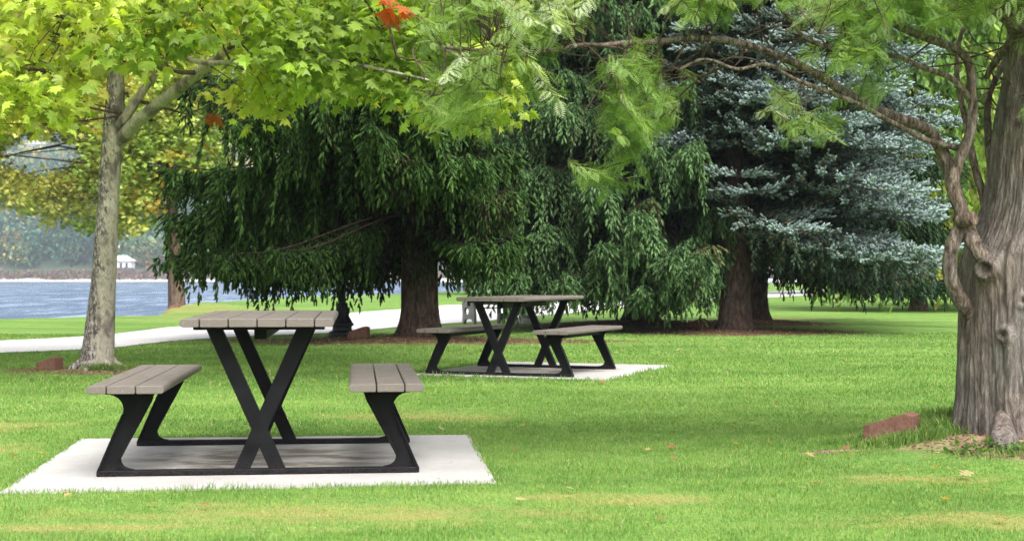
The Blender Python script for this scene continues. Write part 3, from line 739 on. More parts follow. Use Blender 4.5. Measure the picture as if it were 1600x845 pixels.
    cc = np.where(g[:, None] < .45, cols[0], np.where(g[:, None] < .8, cols[1], cols[2]))*(1-0*g[:, None])*np.clip(1+.12*rng.normal(size=(len(cents), 1)), .6, 1.5)
    leaves_at(mb, cents, 13, .130, .32, None, None, droop=1.1, ccol=cc)
    twigs_to(mb, cents, skel, 1, .006, .55)
    for q2, r in twl: mb.tube(q2, np.linspace(r, .006, len(q2)), 6, 1, cap=False)
    # a few turned leaves
    rc = np.array([W(330, 178, 14.5), W(530, 4, 13.5), (W(622, 8, 12.0)), W(628, 14, 12.0)])-B
    leaves_at(mb, rc, 3, .2, .08, [(.42, .11, .025)], [1])
    mb.build('crown', [M['leaf'], M['twig']], root)
twl = []
plane_tree()

def broadleaf(name, base, H, crown_c, crown_r, ncl, nl, size, spread, colfn, label, cat, trunk_r, seed, m='maple', zmin=2.0, tmpl=(LEAF_V, LEAF_F), droop=.7, bm='bark_maple', group=None, gap=-.35, reject=None, nlimb=9):
    global rng
    rng = np.random.default_rng(seed); gz = float(height(base[0], base[1])); B = np.array([base[0], base[1], gz])
    root = empty(name, tuple(B)); tag(root, label, cat, group)
    cc = np.array(crown_c)-B; cr = np.array(crown_r); b = MB()
    top = np.array([cc[0]*.1, cc[1]*.1, min(H*.9, cc[2]+cr[2]*.7)]); P = spline([np.array([0, 0, -.15]), np.array([0, 0, .3]), top*.5+rng.normal(size=3)*[.1, .1, 0], top], 40)
    zz = P[:, 2]; R = trunk_r*(1-.85*np.clip(zz/top[2], 0, 1))*(1+.5*np.exp(-np.clip(zz, 0, 9)/.2)); b.tube(P, R, 20, rough=.07, seed=seed)
    b.build('trunk', M[bm], root, smooth=True)
    skel = [P[16:]]; mb = MB()
    for k in range(nlimb):
        a = P[int(rng.uniform(.5, .95)*39)]; e = cc+rvec(1, .7)[0]*cr*.7; q = spline([a, (a+e)/2+rng.normal(size=3)*.2, e], 14); mb.tube(q, np.linspace(trunk_r*.38, .02, 14), 7, 1, cap=False); skel.append(q[3:])
    skel = np.concatenate(skel); cents = []; tr = 0
    while len(cents) < ncl and tr < ncl*40:
        tr += 1; p = cc+rvec(1)[0]*(rng.random()**.4)*cr
        if p[2]+gz < zmin+.25*vnoise(np.array([p[0]*1.5, p[1]*1.5, seed])): continue
        if fbm(p*2.2/max(cr), 3) < gap: continue
        if reject is not None and reject(p+B): continue
        cents.append(p)
    cents = np.array(cents); leaves_at(mb, cents, nl, size, spread, None, None, tmpl, droop, 0, .6, colfn(cents+B))
    twigs_to(mb, cents, skel, 1, .008, .25 if name != 'maple_tree' else .05); mb.build('crown', [M[m], M['twig']], root); return root

def maple_col(p):
    g = .5+.5*fbm(p*.55, 3)+.10*rng.normal(size=len(p)); rt = np.clip((p[:, 0]+11.5)/2.5, -1, 1)*np.clip((4.4-p[:, 2])/1.5, 0, 1)
    c = np.where(g[:, None] < .42, (.22, .32, .06), np.where(g[:, None] < .60, (.36, .46, .10), (.60, .59, .19)))
    c = np.where((rt+.25*rng.normal(size=len(p)) > .45)[:, None], (.55, .36, .06), c); return c*np.clip(1+.12*rng.normal(size=(len(p), 1)), .6, 1.5)
def mrej(p):
    px_, py_ = 800+p[0]/p[1]*FPX, HOR-(p[2]-CAM_H)/p[1]*FPX
    if (px_-65)**2/70**2+(py_-240)**2/34**2 < 1: return True
    if p[2] > 8 and rng.random() < .6: return True
    return py_ > np.interp(px_, [-60, 0, 30, 60, 110, 170, 210, 235, 270], [345, 318, 330, 345, 355, 372, 375, 355, 300])-6
broadleaf('maple_tree', (-10.35, 45.5), 10, (-13.3, 45, 6.6), (5.2, 3.2, 5.6), 4300, 14, .165, .34, maple_col, 'autumn maple turning yellow and orange on the lake bank', 'maple tree', .27, 31, zmin=2.2, gap=-.3, reject=mrej, nlimb=0)

# ------------------------------------------------------------------ right foreground tree (feathery conifer)
def feather_tree():
    global rng
    rng = np.random.default_rng(41)
    D = 8.15; gz = .08; B = np.array([2.89, D, gz]); root = empty('bald_cypress', tuple(B))
    tag(root, 'thick fibrous trunk with feathery leaves at the right edge of the lawn', 'conifer tree')
    # trunk: centre line and radius, read off the photograph's left edge
    zs = np.array([-.12, 0, .1, .2, .35, .55, .8, 1.0, 1.15, 1.3, 1.6, 2.0, 2.5, 3.2, 4.5, 6.5, 9.0])
    le = np.array([1490, 1494, 1497, 1500, 1501, 1503, 1506, 1508, 1528, 1542, 1553, 1572, 1592, 1606, 1640, 1690, 1740.])   # left edge in photo px
    rad = np.array([.46, .43, .405, .385, .37, .355, .34, .33, .305, .275, .25, .235, .22, .20, .17, .12, .05])
    xl = (le-800)/FPX*D; cx = xl+rad-B[0]
    nz = 400; zf = np.interp(np.linspace(0, 16, nz), np.arange(17), zs); rf = np.interp(zf, zs, rad); cf = np.interp(zf, zs, cx)
    k = np.ones(15)/15; rf[7:-7] = np.convolve(rf, k, 'valid'); cf[7:-7] = np.convolve(cf, k, 'valid')
    ns = 340; th = np.linspace(0, 2*PI, ns, endpoint=False)
    Z, T = np.meshgrid(zf, th, indexing='ij'); R = rf[:, None]*np.ones(ns)
    lob = .5+.5*np.cos(4*T+.8*np.sin(T*2)+.25*Z); R = R*(1+(.025+.13*np.exp(-np.clip(Z, 0, 9)/.14))*(lob-.4))
    tw = T+.04*Z
    u = np.stack([np.cos(tw)*6, np.sin(tw)*6, Z*.9], -1); R = R+.012*fbm(u, 3)
    u = np.stack([np.cos(tw)*22, np.sin(tw)*22, Z*1.8], -1); rd = np.abs(fbm(u, 3)); R = R-.007*np.clip(.35-rd, 0, .35)/.35
    u = np.stack([np.cos(tw)*46, np.sin(tw)*46, Z*3.2], -1); rd = np.abs(fbm(u, 2)); R = R+.003*fbm(u*2, 2)-.005*np.clip(.18-rd, 0, .18)/.18
    # knots with a rolled rim around a hollow
    for (kx, ky, kr, amp) in ((1549, 420, .06, .036), (1566, 522, .04, .02), (1592, 470, .04, .012)):
        q = W(kx, ky, D-.25); aa = math.asin(max(-1, min(1, (q[0]-B[0]-np.interp(q[2]-gz, zf, cf))/np.interp(q[2]-gz, zf, rf)))); ta = -PI/2+aa
        dd = np.hypot(((T-ta+PI) % (2*PI)-PI)*np.interp(q[2]-gz, zf, rf), Z-(q[2]-gz))/kr
        R = R+amp*(np.exp(-((dd-.8)/.42)**2)+.5*np.exp(-(dd/1.6)**2)-.9*np.exp(-(dd/.35)**2))
    V = np.stack([cf[:, None]+R*np.cos(T), R*np.sin(T), Z], -1)
    i = np.arange(nz-1)[:, None]*ns; j = np.arange(ns)[None]; kk = (j+1) % ns
    b = MB(); b.add(V, np.stack([i+j, i+kk, i+ns+kk, i+ns+j], -1).reshape(-1, 4))
    b.build('trunk', M['bark_fibre'], root, smooth=True)
    # surface roots
    for pts, r in (([(1566, 635, 7.91), (1568, 665, 7.78), (1571, 698, 7.65), (1578, 722, 7.51), (1592, 742, 7.33)], .085), ([(1625, 680, 7.85), (1660, 710, 7.65), (1700, 738, 7.45)], .08)):
        bb = MB(); q = spline([W(*p)-B for p in pts], 22); bb.tube(q-np.array([0, 0, r*.35]), np.interp(np.linspace(0, 1, 22), [0, .45, 1], [r*.35, r, r*.5]), 18, rough=.07, seed=r*100); bb.build('root', M['bark_fibre'], root, smooth=True)
    L = [([(1535, 500, D-.02), (1512, 486, D-.05), (1495, 455, D-.1), (1484, 420, D-.12), (1488, 385, D-.12), (1502, 350, D-.12), (1500, 320, D-.12), (1489, 298, D-.12), (1495, 262, D-.1), (1510, 225, D-.1), (1520, 185, D-.1), (1519, 140, D-.1), (1513, 100, D-.1), (1495, 78, D-.12), (1450, 62, D-.2), (1399, 40, D-.3), (1350, 18, D-.4), (1314, 0, D-.5), (1250, -30, D-.6), (1150, -60, D-.7)], 30, 10),
         ([(1560, 425, D-.1), (1540, 405, D-.16), (1522, 378, D-.16), (1506, 340, D-.04), (1492, 300, D), (1480, 258, D), (1462, 217, D), (1438, 197, D-.1), (1400, 184, D-.15), (1364, 169, D-.2), (1320, 146, D-.3), (1284, 122, D-.35), (1240, 98, D-.4), (1190, 78, D-.5), (1140, 64, D-.6), (1080, 60, D-.7), (1020, 66, D-.8), (960, 70, D-.9), (900, 70, D-1), (840, 82, D-1.1), (800, 86, D-1.1), (745, 80, D-1.2), (690, 72, D-1.3)], 30, 5),
         ([(1562, 400, D+.1), (1553, 370, D+.12), (1543, 335, D+.14), (1530, 285, D+.16), (1518, 235, D+.2), (1508, 180, D+.3), (1495, 120, D+.4), (1500, 60, D+.5), (1520, 15, D+.5)], 20, 7),
         ([(1572, 380, D+.1), (1562, 345, D+.15), (1555, 308, D+.2), (1548, 255, D+.2), (1543, 200, D+.25), (1546, 150, D+.3), (1570, 90, D+.4), (1580, 20, D+.5)], 24, 9),
         ([(1519, 158, D-.1), (1500, 134, D-.15), (1478, 119, D-.15), (1434, 104, D-.25), (1399, 89, D-.3), (1350, 84, D-.35), (1300, 75, D-.4), (1265, 65, D-.45), (1240, 40, D-.5), (1210, 0, D-.6), (1180, -40, D-.6)], 11, 6),
         ([(1498, 231, D), (1448, 218, D-.15), (1409, 199, D-.25), (1330, 159, D-.45), (1250, 127, D-.6), (1200, 102, D-.7), (1150, 108, D-.8), (1100, 92, D-.9), (1060, 110, D-1)], 11, 4),
         ([(1541, 124, D+.2), (1556, 96, D+.15), (1575, 72, D+.05), (1592, 55, D), (1612, 30, D)], 9, 22),
         ([(1538, -30, D-.3), (1545, 4, D-.2), (1568, 22, D-.2), (1590, 40, D-.1), (1625, 60, D)], 22, 24),
         ([(1640, 20, D), (1560, -60, D-1.2), (1420, -120, D-2.2), (1250, -160, D-2.6)], 30, 10), ([(1650, 10, D), (1720, -80, D-.8), (1820, -160, D-1.5)], 30, 10), ([(1640, 0, D), (1660, -120, D+1.6), (1640, -200, D+2.6)], 26, 10)]
    skel = []
    for pts, w0, w1 in L:
        m_ = max(30, len(pts)*5); q = spline([W(*p)-B for p in pts], m_); q = q+.006*np.stack([fbm(q*6+3, 2), fbm(q*6+9, 2), fbm(q*6+20, 2)], -1)
        bb = MB(); bb.tube(q, (w1+(w0-w1)*(1-np.linspace(0, 1, m_))**1.35)*.9/2/FPX*D, 14, rough=.08, seed=w0+w1); bb.build('limb', M['limb_bark'], root, smooth=True); skel.append(q)
    bb = MB(); a = W(1502, 346, D-.14)-B; bb.tube(np.array([a, a+[.03, -.05, .01], a+[.045, -.075, .016]]), [.042, .04, .036], 16, rough=.05); bb.build('cut_stub', M['limb_bark'], root, smooth=True)
    # side twigs on the limbs
    mb = MB(); tw_sk = []
    for q in skel:
        for k in range(int(len(q)*.16)):
            i = rng.integers(min(len(q)-2, int(len(q)*.55)), len(q)); d = rvec(1, .6)[0]; d[1] *= .7; Ln = rng.uniform(.15, .55); q2 = spline([q[i], q[i]+d*Ln*.5+rng.normal(size=3)*.03, q[i]+d*Ln+np.array([0, 0, -.05])+rng.normal(size=3)*.05], 8)
            mb.tube(q2, np.linspace(.006, .002, 8), 5, 1, cap=False); tw_sk.append(q2)
    sk = np.concatenate([q[len(q)//3:] for q in skel]+tw_sk)
    # frond positions
    xs = [560, 600, 650, 700, 760, 790, 820, 850, 880, 900, 940, 985, 1005, 1030, 1060, 1100, 1150, 1190, 1215, 1250, 1290, 1330, 1380, 1430, 1470, 1500, 1530, 1560, 1600, 1900]
    ys = [40, 90, 190, 190, 185, 110, 110, 150, 210, 270, 285, 290, 250, 190, 135, 90, 60, 90, 180, 205, 215, 120, 150, 130, 160, 195, 245, 225, 200, 260]
    cents = []; dep = []
    while len(cents) < 1350:
        px_ = rng.uniform(600, 1680); lim = np.interp(px_, xs, ys)+10*rng.normal(); py_ = rng.uniform(-140, lim)
        t = (px_-600)/1000; dd = D-1.25+1.0*t+rng.normal()*.3+(.5 if rng.random() < .3 else 0)
        g = fbm(np.array([px_*.011, py_*.016, 3.3]), 3)
        sparse = px_ > 1030 and py_ > 20
        if sparse and (g < .10 or rng.random() < .2): continue
        if not sparse and g < -.02: continue
        if px_ < 800 and rng.random() < .35: continue
        if px_ > 1570 and py_ > 60 and rng.random() < .5: dd = D+.5
        cents.append(W(px_, py_, dd)-B)
    while len(cents) < 1550:   # the crown above the frame
        p = rvec(1)[0]*(rng.random()**.5)*np.array([3.6, 2.4, 1.6])+np.array([-.9, -.6, 4.3])
        if p[2] < 2.6: continue
        cents.append(p)
    cents = np.array(cents); n = len(cents); nf = 12; idx = np.repeat(np.arange(n), nf); N_ = n*nf
    dirs = norm(rvec(n, .3)+np.array([0, 0, -.55])); tt = np.tile(np.linspace(0, 1, nf), n)
    sprL = rng.uniform(.10, .22, n)
    pos = cents[idx]+dirs[idx]*((tt-.5)*sprL[idx])[:, None]*1.3
    latv = norm(np.cross(dirs, rvec(n)+np.array([0, 0, 1.2])))[idx]*np.where(np.arange(N_) % 2, 1, -1)[:, None]
    ax = norm(dirs[idx]*.75+latv*.8*(tt < .99)[:, None]+rvec(N_)*.25+np.array([0, 0, -.12])); nn = norm(np.cross(ax, np.cross(np.array([0, 0, 1.]), ax))+rvec(N_)*.45)
    X, Y, Z = frames(ax, nn); s = rng.uniform(.055, .10, N_)
    g = .5+.5*fbm(cents*2.2, 2); c0 = np.where(g[:, None] < .35, (.16, .27, .065), np.where(g[:, None] < .72, (.26, .38, .11), (.48, .56, .34)))
    c = c0[idx]*np.clip(1+.15*rng.normal(size=(N_, 1)), .6, 1.5)
    mb.scatter(FR_V, FR_F, X, Y, Z, pos, np.column_stack([s, s, s]), 0, c)
    for k in range(n):
        mb.tube(np.stack([cents[k]-dirs[k]*sprL[k]*.65, cents[k]+dirs[k]*sprL[k]*.65]), [.0022, .0012], 3, 1, cap=False)
    twigs_to(mb, [cents[k]-dirs[k]*sprL[k]*.65 for k in range(n)], sk, 1, .0032, .5)
    mb.build('crown', [M['frond'], M['twig']], root)
feather_tree()

# ------------------------------------------------------------------ trees behind
def weeping(name, base, H, Rr, seed, label, cols, n_str=1500, zlow=1.2, leafs=.16):
    global rng
    rng = np.random.default_rng(seed); gz = float(height(*base)); root = empty(name, (base[0], base[1], gz)); tag(root, label, 'weeping tree', 'trees beyond the lawn')
    b = MB(); b.tube(np.array([[0, 0, -.1], [0, 0, .5], [.1, 0, H*.5], [0, .1, H]]), [.3, .22, .15, .03], 14, rough=.08); b.build('trunk', M['bark_spruce'], root, smooth=True)
    mb = MB(); az = rng.uniform(0, 2*PI, n_str); z0 = rng.uniform(1.8, H, n_str); rr = Rr*np.sqrt(rng.uniform(.15, 1, n_str))*np.clip(1.15-z0/H, .08, 1)**.6
    top = np.column_stack([rr*np.sin(az), rr*np.cos(az), z0]); ln = np.minimum(rng.uniform(.8, 2.4, n_str), np.maximum(z0-zlow+.3*rng.normal(size=n_str), .2))
    for k in range(0, n_str, 6): mb.tube(spline([np.array([0, 0, z0[k]*.9]), top[k]*[.6, .6, 1]+[0, 0, .25], top[k]], 6), np.linspace(.05, .01, 6), 4, 1, cap=False)
    nf = 16; idx = np.repeat(np.arange(n_str), nf); t = np.tile(np.linspace(0, 1, nf), n_str); N_ = len(idx)
    out = np.column_stack([np.sin(az), np.cos(az), 0*az])
    pos = top[idx]+np.column_stack([out[idx, 0]*.25*t, out[idx, 1]*.25*t, -ln[idx]*t])+rvec(N_)*.10
    ax = norm(np.array([0, 0, -1.])+rvec(N_)*.7); X, Y, Z = frames(ax, rvec(N_)); s = rng.uniform(.6, 1.3, N_)*leafs
    g = .5+.5*fbm(top*.5, 3)+.15*rng.normal(size=n_str); cols = np.array(cols); c = cols[np.clip((g*len(cols)).astype(int), 0, len(cols)-1)][idx]*np.clip(1+.18*rng.normal(size=(N_, 1)), .5, 1.6)
    mb.scatter(SL_V, SL_F, X, Y, Z, pos, np.column_stack([s*1.1, s*1.6, s]), 0, c); mb.build('crown', [M['maple'], M['twig']], root)
YG = [(.08, .17, .03), (.15, .27, .05), (.22, .34, .06), (.38, .38, .07)]
weeping('weeping_tree', (11.6, 42), 13, 3.4, 51, 'bright yellow green weeping tree behind the blue spruce', YG, 2600, .5)
weeping('weeping_tree', (16.4, 47), 12, 3.6, 52, 'weeping green tree at the far right behind the feathery trunk', [(.07, .14, .03), (.13, .22, .035), (.2, .28, .05)], 1600, .9)
def gcol(a, bb, cc):
    def f(p):
        g = .5+.5*fbm(p*.3, 3)+.12*rng.normal(size=len(p)); return np.where(g[:, None] < .45, a, np.where(g[:, None] < .75, bb, cc))*np.clip(1+.12*rng.normal(size=(len(p), 1)), .6, 1.5)
    return f
bk = [((7.4, 66), 13, (7.4, 66, 7.6), (5, 4, 5.6), gcol((.05, .09, .03), (.08, .14, .04), (.14, .2, .05)), 'dark green tree beyond the path with a bare trunk seen left of the blue spruce'),
      ((10.3, 76), 14, (10.3, 76, 8.4), (5.5, 4, 6.4), gcol((.06, .1, .04), (.1, .16, .05), (.16, .2, .07)), 'mid green tree beyond the path just right of the darkest one'),
      ((1.2, 78), 15, (1.2, 78, 8), (6, 4, 7), gcol((.05, .09, .04), (.09, .14, .05), (.15, .2, .08)), 'broad green tree seen between the first two spruces'),
      ((18, 82), 14, (18, 82, 7.6), (6, 5, 6.6), gcol((.07, .12, .03), (.13, .2, .045), (.26, .26, .06)), 'yellow green tree beyond the path behind the blue spruce'),
      ((25, 88), 14, (25, 88, 7.4), (6.5, 5, 6.6), gcol((.06, .12, .04), (.1, .17, .05), (.2, .24, .06)), 'leafy tree beyond the path left of the feathery trunk'),
      ((33, 96), 14, (33, 96, 7.4), (7, 5, 6.8), gcol((.07, .12, .04), (.12, .18, .05), (.24, .25, .07)), 'leafy tree far off behind the feathery trunk'),
      ((-3.2, 104), 13, (-3.2, 104, 7), (5, 4, 6), gcol((.06, .1, .04), (.1, .15, .05), (.3, .22, .05)), 'far tree at the lake edge behind the dark spruce')]
for k, (bs, H_, cc, cr, cf, lab) in enumerate(bk):
    broadleaf('park_tree', bs, H_, cc, cr, 750, 12, .42, .62, cf, lab, 'tree', .35, 60+k, zmin=2.0, tmpl=(SL_V, SL_F), gap=-.5, group='trees beyond the lawn')
# low shrubs beyond the path
def shrub(x, y, r, h, cols, lab, seed):
    global rng
    rng = np.random.default_rng(seed); gz = float(height(x, y)); mb = MB(); n = 110
    c = rvec(n)*(rng.random(n)**.4)[:, None]*[r, r, h*.5]+[0, 0, h*.5]; c[:, 2] = np.clip(c[:, 2], .05, None)
    leaves_at(mb, c, 14, .16, .25, cols, [1]*len(cols), (SL_V, SL_F), .3)
    for k in range(0, n, 6): mb.tube(np.array([[0, 0, 0], c[k]*.5+[0, 0, .1], c[k]]), [.02, .012, .005], 4, 1, cap=False)
    o = mb.build('shrub', [M['maple'], M['twig']]); o.location = (x, y, gz); tag(o, lab, 'shrub', 'shrubs beyond the path')
shrub(5.6, 72, 1.5, 1.7, [(.07, .1, .05), (.14, .16, .09)], 'low grey green shrub beside the bare trunk beyond the path', 81)
shrub(8.8, 74, 1.8, 2.0, [(.07, .11, .05), (.16, .19, .1)], 'rounded shrub between two far trunks beyond the path', 82)
shrub(12.2, 80, 2.0, 2.2, [(.06, .09, .04), (.12, .15, .07)], 'wide shrub beyond the path behind the blue spruce trunk', 83)
shrub(21.5, 92, 3.0, 2.4, [(.06, .11, .04), (.12, .18, .06)], 'wide green shrub beyond the path under the hanging blue boughs', 84)
shrub(27, 99, 3.2, 2.6, [(.06, .1, .04), (.1, .15, .05)], 'dark green shrub beyond the path nearest the feathery trunk', 85)

# ------------------------------------------------------------------ far shore
def blob_template(seed, sub=1):
    import bmesh
    bm = bmesh.new(); bmesh.ops.create_icosphere(bm, subdivisions=sub, radius=1); v = np.array([q.co[:] for q in bm.verts]); f = np.array([[q.index for q in fc.verts] for fc in bm.faces]); bm.free()
    return v, f
def far_wood():
    global rng
    rng = np.random.default_rng(91); mb = MB()
    n = 10000; y = FARY+60+rng.random(n)**1.3*760; x = rng.uniform(-.46, .42, n)*y*1.0
    keep = (rng.random(n) < .35+.65*(x < 40)); x, y = x[keep], y[keep]; n = len(x)
    z = height(x, y); con = rng.random(n) < .35; g = .5+.5*fbm(xy3(x, y, .012), 3)+.2*rng.normal(size=n)
    cols = np.array([(.05, .13, .09), (.11, .21, .10), (.27, .33, .12), (.60, .50, .16), (.60, .30, .14), (.33, .25, .27)])
    c = cols[np.clip((g*5.2).astype(int), 0, 5)]; c[con] = cols[0]; c = c*rng.uniform(.45, 1.5, (n, 1))
    r = rng.uniform(4, 8, n); hh = np.where(con, rng.uniform(12, 20, n), rng.uniform(8, 14, n)); r = np.where(con, r*.6, r)
    nl = 56; idx = np.repeat(np.arange(n), nl); N_ = len(idx); d = rvec(N_); up = rng.random(N_)**.8
    wd = np.where(con[idx], 1-up, np.sqrt(np.clip(1-(2*up-1)**2, 0, 1))); pos = np.column_stack([x[idx]+d[:, 0]*r[idx]*wd, y[idx]+d[:, 1]*r[idx]*wd, z[idx]+hh[idx]*(.08+.92*up)])
    X, Y, Z = frames(norm(rvec(N_)+d), rvec(N_)); s = rng.uniform(1.0, 2.0, N_)
    mb.scatter(SL_V[[0, 1, 3, 5]], np.array([(0, 1, 2), (0, 2, 3)]), X, Y, Z, pos, np.column_stack([s*1.4, s*1.3, s]), 0, c[idx]*np.clip(1+.2*rng.normal(size=(N_, 1)), .5, 1.6))
    tag(mb.build('far_wood', M['far']), 'hazy autumn wood covering the hillside across the lake', 'wood', kind='stuff')
far_wood()
# shore trees one can tell apart
rng = np.random.default_rng(92)
SH = [(-22, 352, 38, (.05, .09, .05), 'tall dark conifer at the left edge of the far shore'), (18, 366, 30, (.26, .23, .09), 'pale yellow tree on the far shore at the left'), (40, 392, 34, (.12, .14, .09), 'grey green willow on the far shore at the left'),
      (62, 378, 34, (.08, .12, .06), 'dull green tree on the far shore left of the purple one'), (84, 380, 24, (.2, .14, .15), 'purple grey tree on the far shore'), (104, 388, 38, (.12, .15, .07), 'broad olive tree on the far shore left of the plane trunk'),
      (128, 396, 26, (.2, .19, .09), 'small yellowish tree on the far shore left of the plane trunk'), (212, 382, 20, (.32, .18, .07), 'orange tree on the far shore behind the white pavilion'), (228, 398, 28, (.08, .13, .09), 'blue green tree on the far shore right of the white pavilion'),
      (246, 388, 26, (.06, .11, .07), 'dark green tree on the far shore beside the maple trunk'), (2, 402, 26, (.1, .13, .08), 'low green tree at the left end of the far shore')]
for k, (px_, py_, wpx, c, lab) in enumerate(SH):
    D_ = 712+5*k; p = W(px_, 436, D_); top = W(px_, py_-8, D_)[2]; gz = float(height(p[0], D_)); h_ = max(6, top-gz); r_ = wpx/2/FPX*D_
    o = empty('shore_tree', (p[0], D_, gz)); tag(o, lab, 'tree', 'trees on the far shore')
    mb = MB(); n = 700; u = rng.random(n)**.8; wd = np.sqrt(np.clip(1-(2*u-1)**2, 0, 1))
    d = rvec(n)*wd[:, None]; pos = np.column_stack([d[:, 0]*r_, d[:, 1]*r_, h_*(.12+.88*u)]); X, Y, Z = frames(rvec(n), rvec(n)); s = rng.uniform(.7, 1.4, n)
    mb.scatter(SL_V, SL_F, X, Y, Z, pos, np.column_stack([s*1.4, s*1.3, s]), 0, np.array(c)*np.clip(1+.2*rng.normal(size=(n, 1)), .5, 1.6)); mb.build('crown', M['far'], o)
    b = MB(); b.tube(np.array([[0, 0, -.5], [0, 0, h_*.5], [0, 0, h_*.8]]), [.4, .3, .1], 6); b.build('trunk', M['bark_maple'], o)
mb = MB(); n = 1500; x = rng.uniform(-330, 60, n); y = rng.uniform(FARY+14, FARY+32, n); z = height(x, y)
idx = np.repeat(np.arange(n), 10); N_ = len(idx); X, Y, Z = frames(rvec(N_), rvec(N_)); s = rng.uniform(.6, 1.2, N_)
mb.scatter(SL_V, SL_F, X, Y, Z, np.column_stack([x[idx], y[idx], z[idx]+1])+rvec(N_)*[1.6, 1.6, 1.3], np.column_stack([s*1.4, s*1.3, s]), 0, palette(N_, [(.18, .12, .12), (.2, .15, .1), (.12, .12, .07), (.24, .14, .11)], [3, 2, 2, 1]))
tag(mb.build('shore_scrub', M['far']), 'low purple brown scrub along the far shore', 'scrub', kind='stuff')

def house(name, px_, py_, D_, w_, d_, wall_h, roof_h, label, cat, fence=False, wallm='white', roofm='roofwhite'):
    if D_ > 695:
        for D_ in range(700, 1500, 4):
            q = W(px_, py_, D_)
            if float(height(q[0], D_)) >= q[2]-.6: break
    D_ = float(D_); p = W(px_, py_, D_); g = p[2]; o = empty(name, (p[0], D_, g)); tag(o, label, cat)
    b = MB(); b.box((-w_/2, -d_/2, 0), (w_/2, d_/2, wall_h)); b.build('wall', M[wallm], o)
    b = MB(); b.box((-w_/2+.3, -d_/2+.3, -12), (w_/2-.3, d_/2-.3, -.003)); b.build('foundation', M['brownwall'], o)
    b = MB(); e = .7; z = wall_h+.003; W2, D2 = w_/2+e, d_/2+e
    b.add([(-W2, -D2, z), (W2, -D2, z), (W2, D2, z), (-W2, D2, z), (-W2+D2*.8, 0, z+roof_h), (W2-D2*.8, 0, z+roof_h)], [(0, 1, 5, 4), (2, 3, 4, 5)]); b.add([(-W2, -D2, z), (W2, -D2, z), (W2, D2, z), (-W2, D2, z), (-W2+D2*.8, 0, z+roof_h), (W2-D2*.8, 0, z+roof_h)], [(1, 2, 5), (3, 0, 4)])
    b.add([(-W2, -D2, z), (W2, -D2, z), (W2, D2, z), (-W2, D2, z)], [(3, 2, 1, 0)]); b.build('roof', M[roofm], o)
    nw = 3
    for k in range(nw):
        xc = (-.5+(k+.5)/nw)*w_*.85; b = MB(); b.box((xc-w_*.055, -d_/2-.06, wall_h*.05), (xc+w_*.055, -d_/2+.05, wall_h*.72)); b.build('window', M['window'], o)
    if fence:
        b = MB(); b.box((-w_*.62, -d_/2-3.2, -5.2), (w_*.62, -d_/2-2.9, .25)); b.build('terrace_wall', M['brownwall'], o)
house('pavilion', 192, 419, 690, 9.5, 7, 3.4, 2.6, 'white pavilion with a pale roof on the far shore', 'pavilion', True)
house('cottage', 20, 368, 800, 12, 8, 3.5, 2.5, 'small white house on the hillside at the left edge', 'house')
house('cottage', 60, 238, 1150, 13, 9, 5, 3, 'pale house high on the far hillside', 'house', False, 'white')
house('cottage', 445, 318, 900, 30, 12, 9, 4, 'wide pale building on the hillside seen through the dark spruce', 'house', False, 'white')

# ------------------------------------------------------------------ street furniture
def lamp_post(x, y, m, label, s=1.0):
    gz = float(height(x, y)); o = empty('lamp_post', (x, y, gz)); tag(o, label, 'lamp post', 'lamp posts by the path')
    b = MB(); pr = [(0, -.02), (.235, -.02), (.235, .035), (.215, .05), (.215, .075), (.19, .095), (.16, .11), (.15, .15), (.155, .175), (.185, .19), (.185, .215), (.155, .235), (.12, .28), (.095, .34), (.082, .42), (.08, .5), (.09, .51), (.09, .535), (.07, .55)]
    b.lathe([(r*s, z*s) for r, z in pr], sides=32)
    for k in range(12):
        a = 2*PI*k/12; d = np.array([math.cos(a), math.sin(a), 0]); b.tube(np.array([d*.158+[0, 0, .225], d*.102+[0, 0, .33], d*.085+[0, 0, .5]])*s, [.012*s, .01*s, .008*s], 6)
    b.build('base', m, o, smooth=False)
    b = MB(); b.lathe([(.058*s, .5*s), (.05*s, 1.5), (.042*s, 3.5), (.06, 3.52), (.06, 3.56), (.03, 3.6)], sides=16); b.build('pole', m, o, smooth=True)
    b = MB(); b.lathe([(.0, 3.601), (.1, 3.603), (.17, 4.0), (.16, 4.02), (0, 4.02)], sides=12); ln = b.build('lantern', M['glass'], o)
    b = MB(); b.lathe([(.2, 4.022), (.19, 4.05), (.06, 4.18), (.02, 4.26), (0, 4.27)], sides=12); b.build('cap', m, ln)
lamp_post(-2.70, 23.4, M['darkmetal'], 'black ornate lamp post base standing beside the thick spruce trunk')
lamp_post(.31, 31.2, M['greymetal'], 'grey lamp post with a flared base seen behind the far picnic table', .8)

